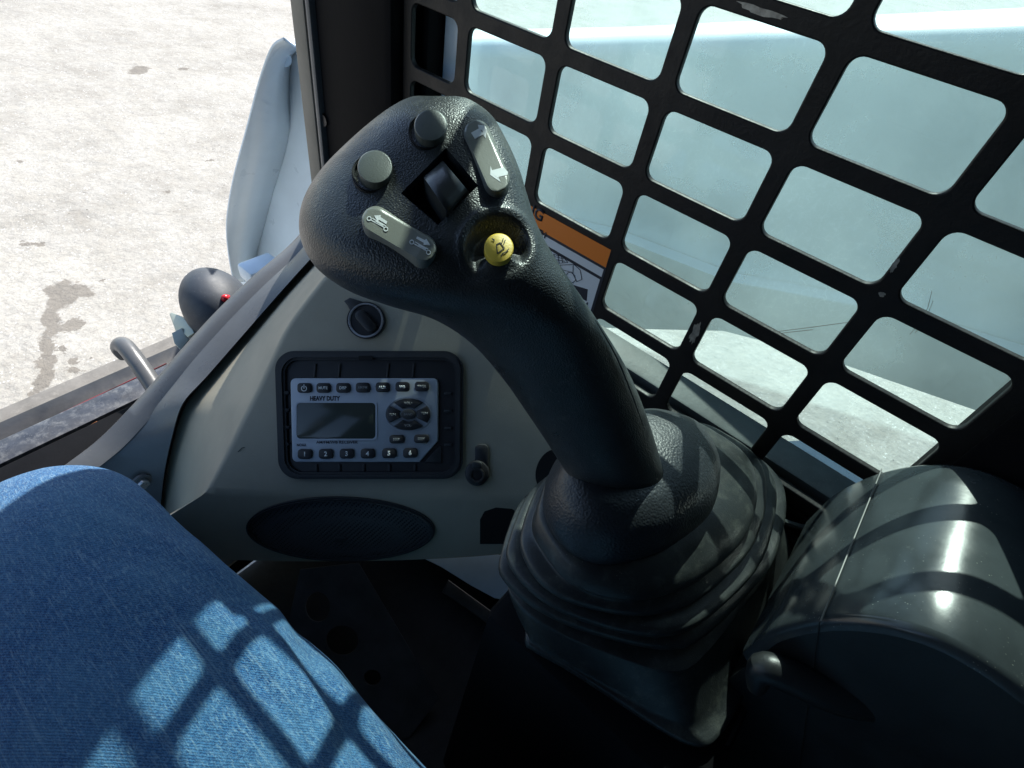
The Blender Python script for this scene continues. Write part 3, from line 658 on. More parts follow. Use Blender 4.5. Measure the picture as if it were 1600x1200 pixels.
link('scuff', stroke_px([[(372, 706), (378, 700), (382, 699)]], CP, 1.1, h=.0003), M['bezel'], con, smooth=False)
# oval speaker
sc = (531, 829)
rim = ell(*sc, 148, 50, 1, 64)
def ring_px(outer, inner, pl, h0, h1):
    b = bmesh.new(); p1 = offp(pl, h1); p0 = offp(pl, h0); n = len(outer)
    O1 = [b.verts.new(onp(*p, p1)) for p in outer]; I1 = [b.verts.new(onp(*p, p1)) for p in inner]
    O0 = [b.verts.new(v.co - pl[1] * (h1 - h0)) for v in O1]; I0 = [b.verts.new(v.co - pl[1] * (h1 - h0)) for v in I1]
    for i in range(n):
        j = (i + 1) % n; b.faces.new((O1[i], O1[j], I1[j], I1[i])); b.faces.new((O1[i], O0[i], O0[j], O1[j])); b.faces.new((I1[i], I1[j], I0[j], I0[i]))
    bmesh.ops.recalc_face_normals(b, faces=b.faces)
    es = [e for e in b.edges if len(e.link_faces) == 2 and e.calc_face_angle(0) > .6]
    bmesh.ops.bevel(b, geom=es, offset=(h1 - h0) * .3, segments=2, affect='EDGES', clamp_overlap=True)
    return from_bm(b)
spk = link('speaker', ring_px(rim, ell(*sc, 141, 45, 1, 64), SP, -.002, .004), M['bezel'], con)
b = bmesh.new(); rings = []
for k in range(9):
    f = k / 8; rings.append([onp(*p, offp(SP, .003 * (1 - f * f) + .0003)) for p in (ell(*sc, 142 * max(f, .02), 46 * max(f, .02), 1, 64))])
link('speaker_mesh', mesh(*loft(rings, True, False)), M['grille'], spk)
link('emblem', from_bm(prism_px(rrect(522, 840, 541, 848, 2, 2), SP, .0025, .0042, .0004)), M['dark_steel'], spk)
# key switch
ks = link('key_switch', ring_px(ell(571, 500, 30, 29, 0, 48), ell(571, 500, 24, 24, 0, 48), CP, 0, .004), M['dark_steel'], con)
link('switch_bezel', ring_px(ell(571, 500, 27.5, 27, 0, 48), ell(571, 500, 24.5, 24.5, 0, 48), CP, .002, .005), M['steel'], ks)
link('switch_barrel', from_bm(prism_px(ell(571, 501, 24.5, 24.5, 0, 40), CP, 0, .003)), M['key'], ks)
link('key', from_bm(prism_px(capsule((563, 493), (578, 510), 8.5), CP, .002, .010, .001)), M['key'], ks)
link('switch_tab', from_bm(prism_px([(537, 470), (546, 465), (572, 473), (566, 484), (548, 488), (543, 478)], CP, 0, .003, .001)), M['bezel'], ks)
# clip socket and raised black patches standing in for the dark of uncut openings
cl = link('power_socket', from_bm(prism_px(ell(745, 740, 19, 20), CP, 0, .006, .002)), M['key'], con)
link('socket_ring', ring_px(ell(745, 743, 12, 12), ell(745, 743, 8, 8), CP, .006, .008), M['dark_steel'], cl)
link('strap', from_bm(prism_px(rrect(742, 694, 763, 732, 8), CP, 0, .003, .001)), M['bezel'], cl)
link('strap_lug', from_bm(prism_px(rrect(737, 722, 753, 732, 4), CP, .0035, .008, .001)), M['bezel'], cl)
link('black_hole_patch', from_bm(prism_px(ell(862, 735, 24, 34, 20), CP, -.001, .0006)), M['void'], con)
link('black_hole_patch', from_bm(prism_px([(750, 850), (750, 812), (757, 799), (775, 793), (800, 795), (815, 806), (818, 850)], SP, -.001, .0006)), M['void'], con)
# ---- radio
rad = thing('radio', onp(575, 650, CP), 'silver faced rugged radio with a grey screen and black keys in the console', 'radio')
def rl(name, me, m, parent=rad, **k): return link(name, from_bm(me) if isinstance(me, bmesh.types.BMesh) else me, m, parent, **k)
bz = rl('bezel', ring_px([(x + (y - 650) * -.0 + (6 if x < 500 else -1) * max(0, (y - 600)) / 150, y) for x, y in rrect(428, 548, 723, 749, 30, 10)],
                    [(x + (6 if x < 500 else -1) * max(0, (y - 600)) / 150, y) for x, y in rrect(443, 562, 711, 738, 22, 10)], CP, 0, .007), M['bezel'])
rl('tray', prism_px(rrect(444, 562, 713, 739, 22, 8), CP, 0, .0018), M['key'])
for x in (490, 528, 604, 644):
    rl('rib', prism_px([(x - 1, 590), (x + 1, 568), (x + 4, 568), (x + 2, 590)], CP, .0019, .0036, .0004), M['bezel'], bz)
for x in (492, 528, 566, 606, 646):
    rl('rib', prism_px(rrect(x, 726, x + 4, 737, 1, 2), CP, .0019, .0036, .0004), M['bezel'], bz)
for y in (614, 641, 668, 694):
    rl('nub', prism_px(ell(447, y, 4.5, 3), CP, .0019, .005, .0006), M['bezel'], bz)
    rl('nub', prism_px(rrect(694, y - 1, 706, y + 3, 1, 2), CP, .0019, .004, .0006), M['bezel'], bz)
rl('latch', prism_px(rrect(560, 556, 582, 563, 2, 3), CP, .0072, .0082), M['void'], bz)
fp = rrect(453.5, 591, 684, 722, 8, 6)
fp = [p for p in fp if not (p[0] > 655 and p[1] > 689)]
k = next(i for i, p in enumerate(fp) if p[1] > 700); fp = fp[:k] + [(684, 689), (655, 722)] + fp[k:]
fp = [(x + (3 if x < 500 else 0) * (y - 591) / 130, y) for x, y in fp]
FP = offp(CP, .006)
fpo = rl('faceplate', prism_px(fp, CP, .0019, .006, .0008, 3), M['plate'])
rl('screen', prism_px(rrect(463, 629, 587, 686, 6, 5), FP, -.0005, .0004, .0002), M['lcd'])
rl('screen_rim', ring_px(rrect(461, 627, 589.5, 688, 7, 5), rrect(463.5, 629.5, 586.5, 685.5, 6, 5), FP, 0, .0007), M['plate'])
def key_(cx, cy, wx, wy, txt, size=5.2, m='white_print', sx=1.0, bold=0.02, r=5):
    k = rl('button', prism_px(rrect(cx - wx / 2, cy - wy / 2, cx + wx / 2, cy + wy / 2, r, 4), FP, -.0005, .0024, .0007), M['key'])
    if txt: link('legend', text_on(txt, offp(FP, .0024), (cx, cy + .3), (size * sx, 0), (0, -size), h=.0001, bold=bold), M[m], k, smooth=False)
    return k
pw = key_(475, 606, 22, 15.5, None)
link('legend', stroke_px([ell(475, 607, 4, 4, -60, 12, 0, 300), [(475, 601), (475, 607)]], offp(FP, .0025), 1.2), M['white_print'], pw, smooth=False)
for (x, y), t in zip(((504.8, 606), (535.7, 606), (566.5, 605.5), (597.5, 605), (628.5, 604.3), (658.8, 603.8)), ('MUTE', 'DISP', 'AM/FM', 'AUX', 'WB', 'TIMER')):
    key_(x, y, 22, 15.5, t, 6.2, 'dim_print' if t in ('AM/FM', 'TIMER') else 'white_print', .92 if len(t) < 5 else .8)
for (x, y), t in zip(((475.9, 709.6), (508.8, 709.3), (541.5, 709), (574.2, 708.8), (607.7, 708.4), (640.7, 707.9)), '123456'):
    key_(x, y, 22.5, 15.5, t, 10)
for x, y in ((619.7, 686.4), (658.2, 685.7)):
    k = key_(x, y, 23.5, 13.5, 'SEEK', 5.4, 'dim_print')
rl('dial_ring', ring_px(ell(637.8, 647.5, 36.5, 27, 0, 56), ell(637.8, 647.5, 35, 25.5, 0, 56), FP, 0, .0008), M['plate'])
def sector(a0, a1):
    o = ell(637.8, 647.5, 34, 24.6, 0, 14, a0, a1); i = ell(637.8, 647.5, 14.5, 11, 0, 8, a0 + 4, a1 - 4); return o + i[::-1]
for a0, a1, t, (tx, ty) in ((-132, -48, 'VOL+', (638, 630)), (48, 132, 'VOL-', (638, 665)), (148, 212, 'TUN', (613, 648)), (-32, 32, 'TUN', (663, 646))):
    k = rl('button', prism_px(sector(a0, a1), FP, -.0003, .0022, .0005), M['key'])
    link('legend', text_on(t, offp(FP, .0022), (tx, ty), (5.2, 0), (0, -5.6), h=.0001, bold=.01), M['dim_print'], k, smooth=False)
k = rl('button', prism_px(ell(637.8, 647.5, 11.5, 8.2, 0, 28), FP, -.0003, .0026, .0006), M['bezel'])
link('legend', text_on('BAND', offp(FP, .0026), (637.8, 647.5), (5, 0), (0, -5.4), h=.0001), M['dim_print'], k, smooth=False)
link('lettering', text_on('HEAVY DUTY', FP, (507.4, 622.8), (7.7, 0), (0, -9.6), bold=.045), M['dark_print'], fpo, smooth=False)
link('lettering', text_on('AM/FM/WB RECEIVER', FP, (526.5, 691.2), (6.9, 0), (0, -6), bold=.015), M['dark_print'], fpo, smooth=False)
link('lettering', text_on('NOAA', FP, (471, 695.5), (5, 0), (0, -6), bold=.015), M['dark_print'], fpo, smooth=False)
rl('corner_foot', prism_px([(662, 722), (686, 697), (690, 699), (690, 724)], CP, .0019, .0035, .0006), M['bezel'])

# ================================================================ JOYSTICK
joy = thing('joystick', U(1000, 1000, .36), 'black grained control joystick with thumb buttons leaning over its rubber boot', 'joystick')
ribs = [  # L, R, centre depth, thickness, exponent
    ((668, 150), (712, 150), .2450, .012, 2.0), ((640, 152), (735, 156), .2442, .020, 2.1), ((600, 174), (768, 180), .2425, .034, 2.4), ((548, 217), (793, 222), .2400, .043, 2.6), ((501, 265), (811, 263), .2372, .048, 2.8),
    ((475, 308), (824, 305), .2340, .051, 2.8), ((467, 348), (836, 343), .2308, .053, 2.8), ((474, 386), (851, 375), .2290, .055, 2.7),
    ((500, 424), (869, 405), .2290, .056, 2.6), ((548, 456), (893, 441), .2310, .056, 2.5), ((612, 479), (919, 479), .2360, .056, 2.3),
    ((680, 500), (944, 517), .2440, .056, 2.2), ((738, 538), (966, 552), .2550, .056, 2.1), ((786, 592), (985, 587), .2680, .056, 2.05),
    ((822, 643), (1003, 630), .2820, .055, 2), ((857, 695), (1021, 681), .2990, .054, 2), ((888, 744), (1036, 733), .3150, .053, 2), ((905, 775), (1046, 772), .3300, .053, 2)]
NR, NA = 430, 380
JN = cvec(.10, -.42, -.90)
DIA = [(697, 236), (747, 291), (684, 349), (626, 297)]
def sd_poly(p, P):
    d = 1e9; ins = True
    for i in range(len(P)):
        a = Vector(P[i]); c = Vector(P[(i + 1) % len(P)]); e = c - a; w_ = Vector(p) - a
        t = max(0, min(1, w_.dot(e) / e.dot(e))); d = min(d, (w_ - e * t).length)
        if e.x * w_.y - e.y * w_.x < 0: ins = False
    return -d if ins else d
def sstep(a, c, x): t = max(0, min(1, (x - a) / (c - a))); return t * t * (3 - 2 * t)
from mathutils.bvhtree import BVHTree
rings = []
A_ = [(2 * math.pi * j / NA) for j in range(NA)]
for i in range(NR):
    t = (len(ribs) - 1) * i / (NR - 1)
    lx, ly, rx, ry, zc, th, ex_ = (cat([float(v) for v in col], t) for col in zip(*[(r[0][0], r[0][1], r[1][0], r[1][1], r[2], r[3], r[4]) for r in ribs]))
    ring = []
    for a in A_:
        ca, sa = math.cos(a), math.sin(a)
        u = math.copysign(abs(ca) ** (2 / ex_), ca); v = math.copysign(abs(sa) ** (2 / ex_), sa)
        x = (lx + rx) / 2 + (rx - lx) / 2 * u; y = (ly + ry) / 2 + (ry - ly) / 2 * u
        p = U(x, y, zc - th / 2 * v)
        if sa > 0 and i > 3:
            d = 0
            if 600 < x < 760 and 225 < y < 360:
                s_ = sd_poly((x, y), DIA); d += 0 
            if 690 < x < 860 and 310 < y < 470:
                dx, dy = x - 778, y - 386; r = math.hypot(dx, dy); an = math.degrees(math.atan2(-dy, dx))   # up = 90
                k = sstep(200, 150, abs((an - 95 + 180) % 360 - 180) + 60) ; k = max(.12, 1 - sstep(70, 150, abs((an - 95 + 180) % 360 - 180)))
                d += .0070 * (1 - sstep(36, 54, r)) * k + .0
                d -= .0009 * math.exp(-((r - 60) / 6) ** 2) * k
            # thumb dish under the yellow button and a soft hollow left of it
            d += .0022 * math.exp(-(((x - 735) / 34) ** 2 + ((y - 415) / 26) ** 2)) * sstep(790, 740, x)
            p = p - JN * d
        ring.append(p)
    rings.append(ring)
V, Fc = loft(rings)
grip = link('grip', mesh(V, Fc), M['grip'], joy, angle=60)
grip.select_set(False)
_h = BVHTree.FromPolygons([tuple(v) for v in V], Fc).ray_cast(Vector((0, 0, 0)), ray(640, 240).normalized())[0]
_cut = bpy.data.objects.new('cut', from_bm(prism_px(DIA, (_h, JN), -.0105, .0)))
_b = bmesh.new(); _b.from_mesh(_cut.data)
for v in _b.verts:
    if (v.co - _h).dot(JN) > -.001: v.co = v.co + JN * .02
_b.to_mesh(_cut.data); _b.free(); COL.objects.link(_cut)
_m = grip.modifiers.new('pocket', 'BOOLEAN'); _m.object = _cut; _m.operation = 'DIFFERENCE'; _m.solver = 'MANIFOLD'
dg = bpy.context.evaluated_depsgraph_get(); dg.update(); _n = bpy.data.meshes.new_from_object(grip.evaluated_get(dg), depsgraph=dg)
print('pocket cut', len(grip.data.polygons), len(_n.polygons))
grip.modifiers.clear(); grip.data = _n; bpy.data.objects.remove(_cut)
_b = bmesh.new(); _b.from_mesh(_n)
for e in _b.edges: e.smooth = not (len(e.link_faces) == 2 and e.calc_face_angle(0) > math.radians(50))
_b.to_mesh(_n); _b.free()
bvh = BVHTree.FromPolygons([tuple(v) for v in V], Fc)
def face_hit(x, y):
    h = bvh.ray_cast(Vector((0, 0, 0)), ray(x, y).normalized()); return h[0]
def jplane(x, y, n=JN): return (face_hit(x, y), n)
# mould line along the shaft
link('mould_line', tube([U(*q) for q in ((930, 500, .2285), (962, 555, .243), (985, 610, .259), (1005, 665, .276))], [.0001, .0004, .0004, .0001], 6), M['grip'], grip)
def domed(outline_fn, cx, cy, pl, h0, h1, rr, m, name, crown=.0006):
    b = prism_px(outline_fn(1), pl, h0, h1 - .0009); me = from_bm(b)
    rings = []
    for k in range(7):
        f = k / 6; sc_ = 1 - .09 * (1 - math.cos(f * math.pi / 2)); rings.append([onp(*p, offp(pl, h1 - .0009 + .0009 * math.sin(f * math.pi / 2))) for p in outline_fn(sc_)])
    for f in (.6, .3, .04): rings.append([onp(*p, offp(pl, h1 + crown * (1 - (f / .91) ** 2))) for p in outline_fn(f)])
    me2 = mesh(*loft(rings, False, True)); return link(name, join_meshes([me, me2]), m, joy, angle=40)
for (x, y, r) in ((586, 261, 27.5), (673, 196, 26)):
    pl = jplane(x - 4, y + 6)
    domed(lambda s, x=x, y=y, r=r: ell(x, y, r * s, r * s * .96, 0, 44), x, y, pl, -.002, .0037, r, M['button'], 'round_button', .0003)
    link('button_collar', ring_px(ell(x - 5, y + 8, r + 4.5, (r + 4.5) * .95, 0, 44), ell(x - 5, y + 8, r + 1, (r + 1) * .95, 0, 44), pl, -.002, .0003), M['key'], joy)
# rocker switches: saddle shaped, one grey in two pieces
def rocker(p, q, r, split, mats, hh, name, pl):
    """capsule from p to q; split = fraction where the two pieces meet."""
    p, q = Vector(p), Vector(q); d = (q - p); L = d.length; u = d / L; v = Vector((-u.y, u.x)); ms = []
    def piece(t0, t1):
        cols = 30; rows_ = 12; G = []
        a0, a1 = -r, L + r
        def hw(s):
            if s < 0: return math.sqrt(max(0, r * r - s * s))
            if s > L: return math.sqrt(max(0, r * r - (s - L) ** 2))
            return r
        for i in range(cols + 1):
            s = a0 + (a1 - a0) * (t0 + (t1 - t0) * i / cols)
            if t0 == 0: s = a0 + (a1 - a0) * (t1 * (1 - math.cos(math.pi / 2 * i / cols)))
            if t1 == 1: s = a1 - (a1 - a0) * ((1 - t0) * (1 - math.sin(math.pi / 2 * i / cols)))
            w_ = max(.3, hw(s)); hs = hh * (.72 + .28 * (2 * (s / L) - 1) ** 2) if 0 <= s <= L else hh
            e_ = min(1, (s - a0) / (r * .20), (a1 - s) / (r * .20)); e_ = math.sqrt(max(0, 1 - (1 - e_) ** 2))
            row = []
            for j in range(rows_ + 1):
                f = -1 + 2 * j / rows_; c_ = p + u * s + v * w_ * f
                ed = min(1, (1 - abs(f)) * w_ / (r * .20)); ed = math.sqrt(max(0, 1 - (1 - ed) ** 2))
                row.append(onp(c_.x, c_.y, offp(pl, hs - .0016 * (1 - min(ed, e_)))))
            lo_ = [row[0] - pl[1] * .008]; hi_ = [row[-1] - pl[1] * .008]
            G.append(lo_ + row + hi_)
        return mesh(*loft(G, True, True, closed=False))
    o1 = link(name, piece(0, split), mats[0], joy, angle=60); o2 = link('rocker_end', piece(split, 1), mats[1], o1, angle=60); return o1
pl1 = jplane(612, 372); 
r1 = rocker((587, 344), (660, 387), 22, .66, (M['button_grey'], M['button_grey']), .0030, 'rocker_switch', pl1); r1['label'] = 'grey rocker switch with cylinder symbols at the lower left of the grip head'
pl2 = jplane(760, 248)
r2 = rocker((776, 280), (745, 208), 20.5, .52, (M['button_grey'], M['button_grey']), .0030, 'rocker_switch', pl2); r2['label'] = 'grey rocker switch with white arrows at the upper right of the grip head'
Zj = lambda P: [(440 + x / 3.5286, 120 + y / 3.5286) for x, y in P]
def rock_h(p, q, hh, extra=.00012):
    p, q = Vector(p), Vector(q); L = (q - p).length; u = (q - p) / L
    def f(x, y):
        s = (Vector((x, y)) - p).dot(u); return (hh * (.72 + .28 * (2 * (s / L) - 1) ** 2) if 0 <= s <= L else hh) + extra
    return f
H1 = rock_h((587, 344), (660, 387), .0030); H2 = rock_h((776, 280), (745, 208), .0030)
def decal(P, pl, h, m, parent):
    n = []
    for a_, c_ in zip(P, P[1:] + P[:1]):
        for k in range(4): n.append((a_[0] + (c_[0] - a_[0]) * k / 4, a_[1] + (c_[1] - a_[1]) * k / 4))
    top = [onp(x, y, offp(pl, h(x, y))) for x, y in n]
    return link('arrow', from_bm(prism_pts(top, [p - pl[1] * .0002 for p in top])), m, parent, smooth=False)
decal(Zj([(1045, 308), (1088, 284), (1082, 264), (1118, 268), (1132, 300), (1124, 338), (1112, 318), (1066, 342)]), pl2, H2, M['white_print'], r2)
decal(Zj([(1152, 490), (1160, 515), (1225, 498), (1248, 525), (1245, 540), (1195, 552), (1208, 580), (1150, 540)]), pl2, H2, M['white_print'], r2)
def cylsym(o, pl, h):
    st = [Zj(P) for P in ([(495, 792), (567, 832)], [(502, 782), (573, 822)], [(520, 798), (560, 821)])]
    cs = [ell(440 + 483 / 3.5286, 120 + 783 / 3.5286, 3.1, 3.1, 0, 14) , ell(440 + 575 / 3.5286, 120 + 840 / 3.5286, 3.1, 3.1, 0, 14)]
    for c_ in cs: c_.append(c_[0])
    o_ = (o[0], o[1])
    S2 = [[(x + o_[0], y + o_[1]) for x, y in P] for P in st + cs]
    return stroke_px(S2, pl, 1.3, h)
def arw(P, pl, h, par): decal(Zj(P), pl, h, M['white_print'], par)
link('symbol', cylsym((0, 0), pl1, H1), M['white_print'], r1, smooth=False)
link('symbol', cylsym((66.6, 36.6), pl1, H1), M['white_print'], r1, smooth=False)
arw([(510, 765), (547, 762), (545, 773), (583, 798), (577, 812), (537, 788), (530, 797)], pl1, lambda x, y: H1(x, y) + .00004, r1)
arw([(742, 890), (748, 880), (790, 900), (798, 893), (820, 928), (782, 925), (784, 914)], pl1, lambda x, y: H1(x, y) + .00004, r1)
# thumb wheel in its diamond pocket
plw = (face_hit(640, 240), JN)
wp = Zj([(800, 540), (880, 472), (900, 478), (1012, 628), (1005, 650), (905, 735), (880, 720), (797, 600)])
a0, a1, a2, a3 = [Vector(v) for v in Zj([(782, 552), (886, 460), (1032, 632), (925, 760)])]
G = []
for i in range(25):
    f = i / 24; ang = math.pi * f; row = []
    for j in range(9):
        g_ = j / 8; base = a0.lerp(a1, g_); far = a3.lerp(a2, g_)
        c_ = base.lerp(far, .5 - .5 * math.cos(ang)); e_ = 1 - .0 * abs(g_ - .5)
        row.append(onp(c_.x, c_.y, offp(plw, -.0040 + .0098 * math.sin(ang) ** .55 - (.0006 if j in (0, 8) else 0))))
    low_a = row[0] - JN * .010; low_b = row[-1] - JN * .010
    G.append([low_a] + row + [low_b])
link('thumb_wheel', mesh(*loft(G, True, True, closed=False)), M['wheel'], joy, angle=50)
link('pocket_floor', from_bm(prism_px([(697, 240), (743, 291), (684, 345), (630, 297)], (face_hit(640, 240), JN), -.0104, -.0100)), M['void'], joy, smooth=False)
# yellow button
ply = jplane(779, 396); yh = .0020
yb = domed(lambda s: ell(779.5, 387.5, 23 * s, 23 * s, 0, 44), 779, 388, ply, -.001, yh, 23, M['yellow'], 'yellow_button', .0004)
sy = [Zj([(1185, 925), (1190, 975), (1228, 945), (1205, 915), (1185, 925)]), Zj([(1215, 912), (1222, 893)]), Zj([(1226, 918), (1233, 900)]), Zj([(1210, 990), (1218, 975), (1235, 968), (1252, 950)]), Zj([(1160, 893), (1170, 902)]), Zj([(1170, 896), (1172, 906)])]
link('symbol', stroke_px(sy, ply, 1.5, yh + .0005), M['key'], yb, smooth=False)

# ---- rubber boot, rings traced on level planes
Z5 = lambda P: [(740 + x / 2, 600 + y / 2) for x, y in P]
def ringz(P, D, grow=1.0):
    c = smoothline([Vector(p) for p in P], 8, True); W = [onp(p[0], p[1], plZ(-D)) for p in c]
    W = resample(W, 160, True); cc = sum(W, Vector()) / len(W)
    return [cc + (p - cc) * grow for p in W]
rimP = [(851, 765), (857, 810), (890, 857), (940, 878), (1000, 871), (1060, 846), (1103, 808), (1122, 765), (1120, 715), (1092, 670), (1045, 648), (1000, 645), (930, 665), (875, 708)]
colP = [(908, 740), (914, 765), (935, 782), (960, 786), (985, 782), (1010, 772), (1030, 755), (1038, 738), (1035, 718), (1020, 705), (1000, 702), (970, 708), (940, 718), (918, 728)]
neckP = [(833, 815), (847, 860), (888, 908), (950, 934), (1020, 935), (1090, 906), (1150, 856), (1178, 802), (1183, 755), (1168, 716), (1125, 682), (1060, 660), (930, 690), (862, 745)]
AP = [(815, 830), (822, 880), (858, 922), (925, 950), (1015, 961), (1092, 934), (1160, 874), (1192, 812), (1197, 760), (1182, 718), (1140, 684), (1070, 662), (930, 695), (848, 752)]
BP = [(795, 845), (799, 888), (842, 934), (925, 973), (1030, 995), (1100, 968), (1175, 900), (1206, 830), (1213, 775), (1198, 730), (1155, 694), (1080, 668), (935, 702), (835, 762)]
CP_ = [(782, 870), (788, 908), (838, 950), (930, 990), (1042, 1014), (1112, 985), (1190, 905), (1221, 840), (1226, 785), (1212, 745), (1168, 706), (1090, 680), (935, 712), (820, 778)]
D1 = [(795, 905), (806, 940), (850, 975), (940, 1020), (1050, 1052), (1110, 1015), (1185, 920), (1216, 860), (1222, 810), (1210, 770), (1170, 725), (1090, 700), (935, 740), (830, 810)]
D2 = [(825, 985), (838, 1010), (880, 1035), (965, 1085), (1070, 1140), (1120, 1110), (1190, 980), (1225, 915), (1238, 870), (1225, 830), (1185, 790), (1100, 760), (950, 790), (850, 870)]
D3 = [(820, 992), (832, 1016), (880, 1043), (965, 1098), (1078, 1166), (1128, 1140), (1200, 1000), (1236, 935), (1252, 886), (1240, 840), (1195, 795), (1100, 760), (950, 790), (845, 870)]
def mixr(a, c, f): return [p.lerp(q, f) for p, q in zip(a, c)]
rz = ringz
R0, R1, R2, RA, RB, RC = rz(colP, .244, .8), rz(rimP, .274), rz(neckP, .292), rz(AP, .303), rz(BP, .3135), rz(CP_, .325)
c_ = sum(R0, Vector()) / len(R0)
def inter(a, b_, f, D=None, grow=1):
    r = mixr(a, b_, f); cc = sum(r, Vector()) / len(r); r = [cc + (p - cc) * grow for p in r]
    if D is not None: r = [Vector((p.x, p.y, -D)) for p in r]
    return r
seq = [inter(R0, R0, 0, .243, .55), R0]
for f, D in ((.25, .2455), (.5, .249), (.72, .254), (.88, .2615), (.97, .268), (1, .274)): seq.append(inter(R0, R1, f, D))
seq += [inter(R1, R1, 0, .2795, .985), inter(R1, R1, 0, .281, .955)]
cap_rings = list(seq)
seq2 = [inter(R1, R1, 0, .279, .93), inter(R1, R2, .25, .281), inter(R1, R2, .75, .2855), inter(R1, R2, .97, .290), inter(R1, R2, 1, .293), inter(R1, R2, 1, .2965, .975),
        inter(RA, RA, 0, .299, .96), inter(RA, RA, 0, .3008, .992), inter(RA, RA, 0, .3035, 1), inter(RA, RA, 0, .3062, .992), inter(RA, RA, 0, .3085 , .948), inter(RB, RB, 0, .3095, .955), inter(RB, RB, 0, .3115, .993), inter(RB, RB, 0, .314, 1), inter(RB, RB, 0, .3168, .993), inter(RB, RB, 0, .319, .948),
        inter(RC, RC, 0, .3202, .955), inter(RC, RC, 0, .3222, .994), inter(RC, RC, 0, .325, 1), inter(RC, RC, 0, .328, .993), inter(RC, RC, 0, .331, .945)]
E1, E2, E3 = rz(D1, .336), rz(D2, .366), rz(D3, .370)
seq2 += [inter(E1, E1, 0, .334, .985), E1, inter(E1, E2, .35, .347), inter(E1, E2, .7, .357), inter(E2, E2, 0, .364, 1), inter(E3, E3, 0, .3655, 1.0), inter(E3, E3, 0, .371, 1.0), inter(E3, E3, 0, .374, .97)]
def wob(rs, amp=.0006, s=28):
    out = []
    for r in rs:
        cc = sum(r, Vector()) / len(r); out.append([p + (p - cc).normalized() * noise.noise(p * s) * amp * 2 for p in r])
    return out
def dense(rs, k=4):
    n_ = len(rs[0]); out = []
    for i in range((len(rs) - 1) * k + 1): out.append([cat([r[j] for r in rs], min(i / k, len(rs) - 1.0001)) for j in range(n_)])
    return out
link('boot_cap', mesh(*loft(wob(dense(cap_rings), .0009, 30), False, False)), mat('grained_rubber_cap', (.022, .026, .031), .40, bump=.0003, bscale=750, kind='grain', cvar=.25, cscale=18, rvar=.1), joy, angle=180)
boot = link('rubber_boot', mesh(*loft(wob(dense(seq2, 3)), False, True)), M['rubber'], joy, angle=180)

# ---- side console block under the boot
sb_ = thing('side_console', (.25, 0, -.55), 'dark side console carrying the joystick boot', 'console')
link('console_body', from_bm(box_bm((.135, -.105, -.90), (.349, .065, -.3745), .01)), M['black'], sb_)
link('mounting_plate', from_bm(_epb([Vector((*onp(x, y, plZ(-.376)).to_2d(), -.376)) for x, y in ((806, 985), (1085, 1182), (1140, 1165), (1268, 905), (1250, 870), (1150, 800), (900, 780), (800, 900))], (0, 0, -.004), .001, 1)), M['dark_steel'], sb_)
link('bracket', from_bm(prism_px([(1238, 872), (1252, 880), (1254, 900), (1238, 932), (1225, 900)], (U(1240, 900, .43), cvec(0, -.6, -1)), -.004, 0, .001)), M['frame'], sb_)

# ================================================================ ARMREST
ar = thing('armrest_housing', (.28, -.2, -.5), 'large glossy black moulded armrest housing with an arched top, beside the window', 'armrest')
prof = [(-.074, -.330), (-.0735, -.305), (-.074, -.290), (-.079, -.268), (-.0855, -.2515), (-.0945, -.2365), (-.105, -.2255), (-.117, -.2185), (-.131, -.2155), (-.147, -.2155), (-.165, -.2175), (-.185, -.2215), (-.21, -.229), (-.25, -.245), (-.30, -.27)]
pf = smoothline([Vector(p) for p in prof], 6)
rows = []
for x, ins in ((.2085, .0065), (.2092, .0035), (.2105, .0012), (.2135, 0), (.24, 0), (.28, 0), (.32, 0), (.337, 0), (.3405, .0015), (.342, .005)):
    r = []
    for i, p in enumerate(pf):
        t = (pf[min(i + 1, len(pf) - 1)] - pf[max(0, i - 1)]).normalized(); nn_ = Vector((t.y, -t.x))
        if nn_.y > 0 and i > 20 or nn_.x > 0: nn_ = nn_
        q = p + Vector((t.y, -t.x)) * (-ins if Vector((t.y, -t.x)).dot(p - Vector((-.18, -.35))) > 0 else ins)
        r.append(Vector((x, q.x, q.y)))
    rows.append(r)
link('top_shell', mesh(*loft(rows, False, False, closed=False)), M['armrest'], ar, angle=60)
side = [Vector((.2088, p.x, p.y)) for p in [Vector((a.y, a.z)) for a in rows[0]]] + [Vector((.2088, -.30, -.9)), Vector((.2088, -.088, -.9))]
b = prism_pts(side, [p + Vector((.13, 0, 0)) for p in side]); 
for v in b.verts:
    pass
link('side_shell', from_bm(b), M['sideshell'], ar, angle=30)
# seam lines (parting joint across the arch and down the side)
sp0 = Vector((.2085, -.0815, -.2575)); sp1 = Vector((.3405, -.0815, -.2575))
link('seam', tube([Vector((.2075, -.0826, -.2556)), Vector((.341, -.0826, -.2556))], .00045, 6, sm=1), M['seam'], ar)
link('seam', tube([Vector((.2078, -.0826, -.2566)), Vector((.2078, -.15, -.40)), Vector((.2078, -.19, -.5))], .0003, 6, sm=1), M['sideshell'], ar)
rc = link('seat_bolt', from_bm(box_bm((0, 0, 0), (.03, .02, .006), .002, Matrix.Translation(U(1560, 752, .36)))), M['label']); tag(rc, 'small pale fitting peeking out behind the armrest at the right edge', 'fitting')
lv = link('release_lever', tube([U(1182, 1075, .31), U(1192, 1045, .303), U(1230, 1055, .30), U(1300, 1085, .297), U(1380, 1100, .295), U(1440, 1105, .292)], [.005, .0085, .009, .0095, .010, .010], 18), M['sideshell'])
tag(lv, 'rounded black release lever sticking out under the armrest housing', 'lever')
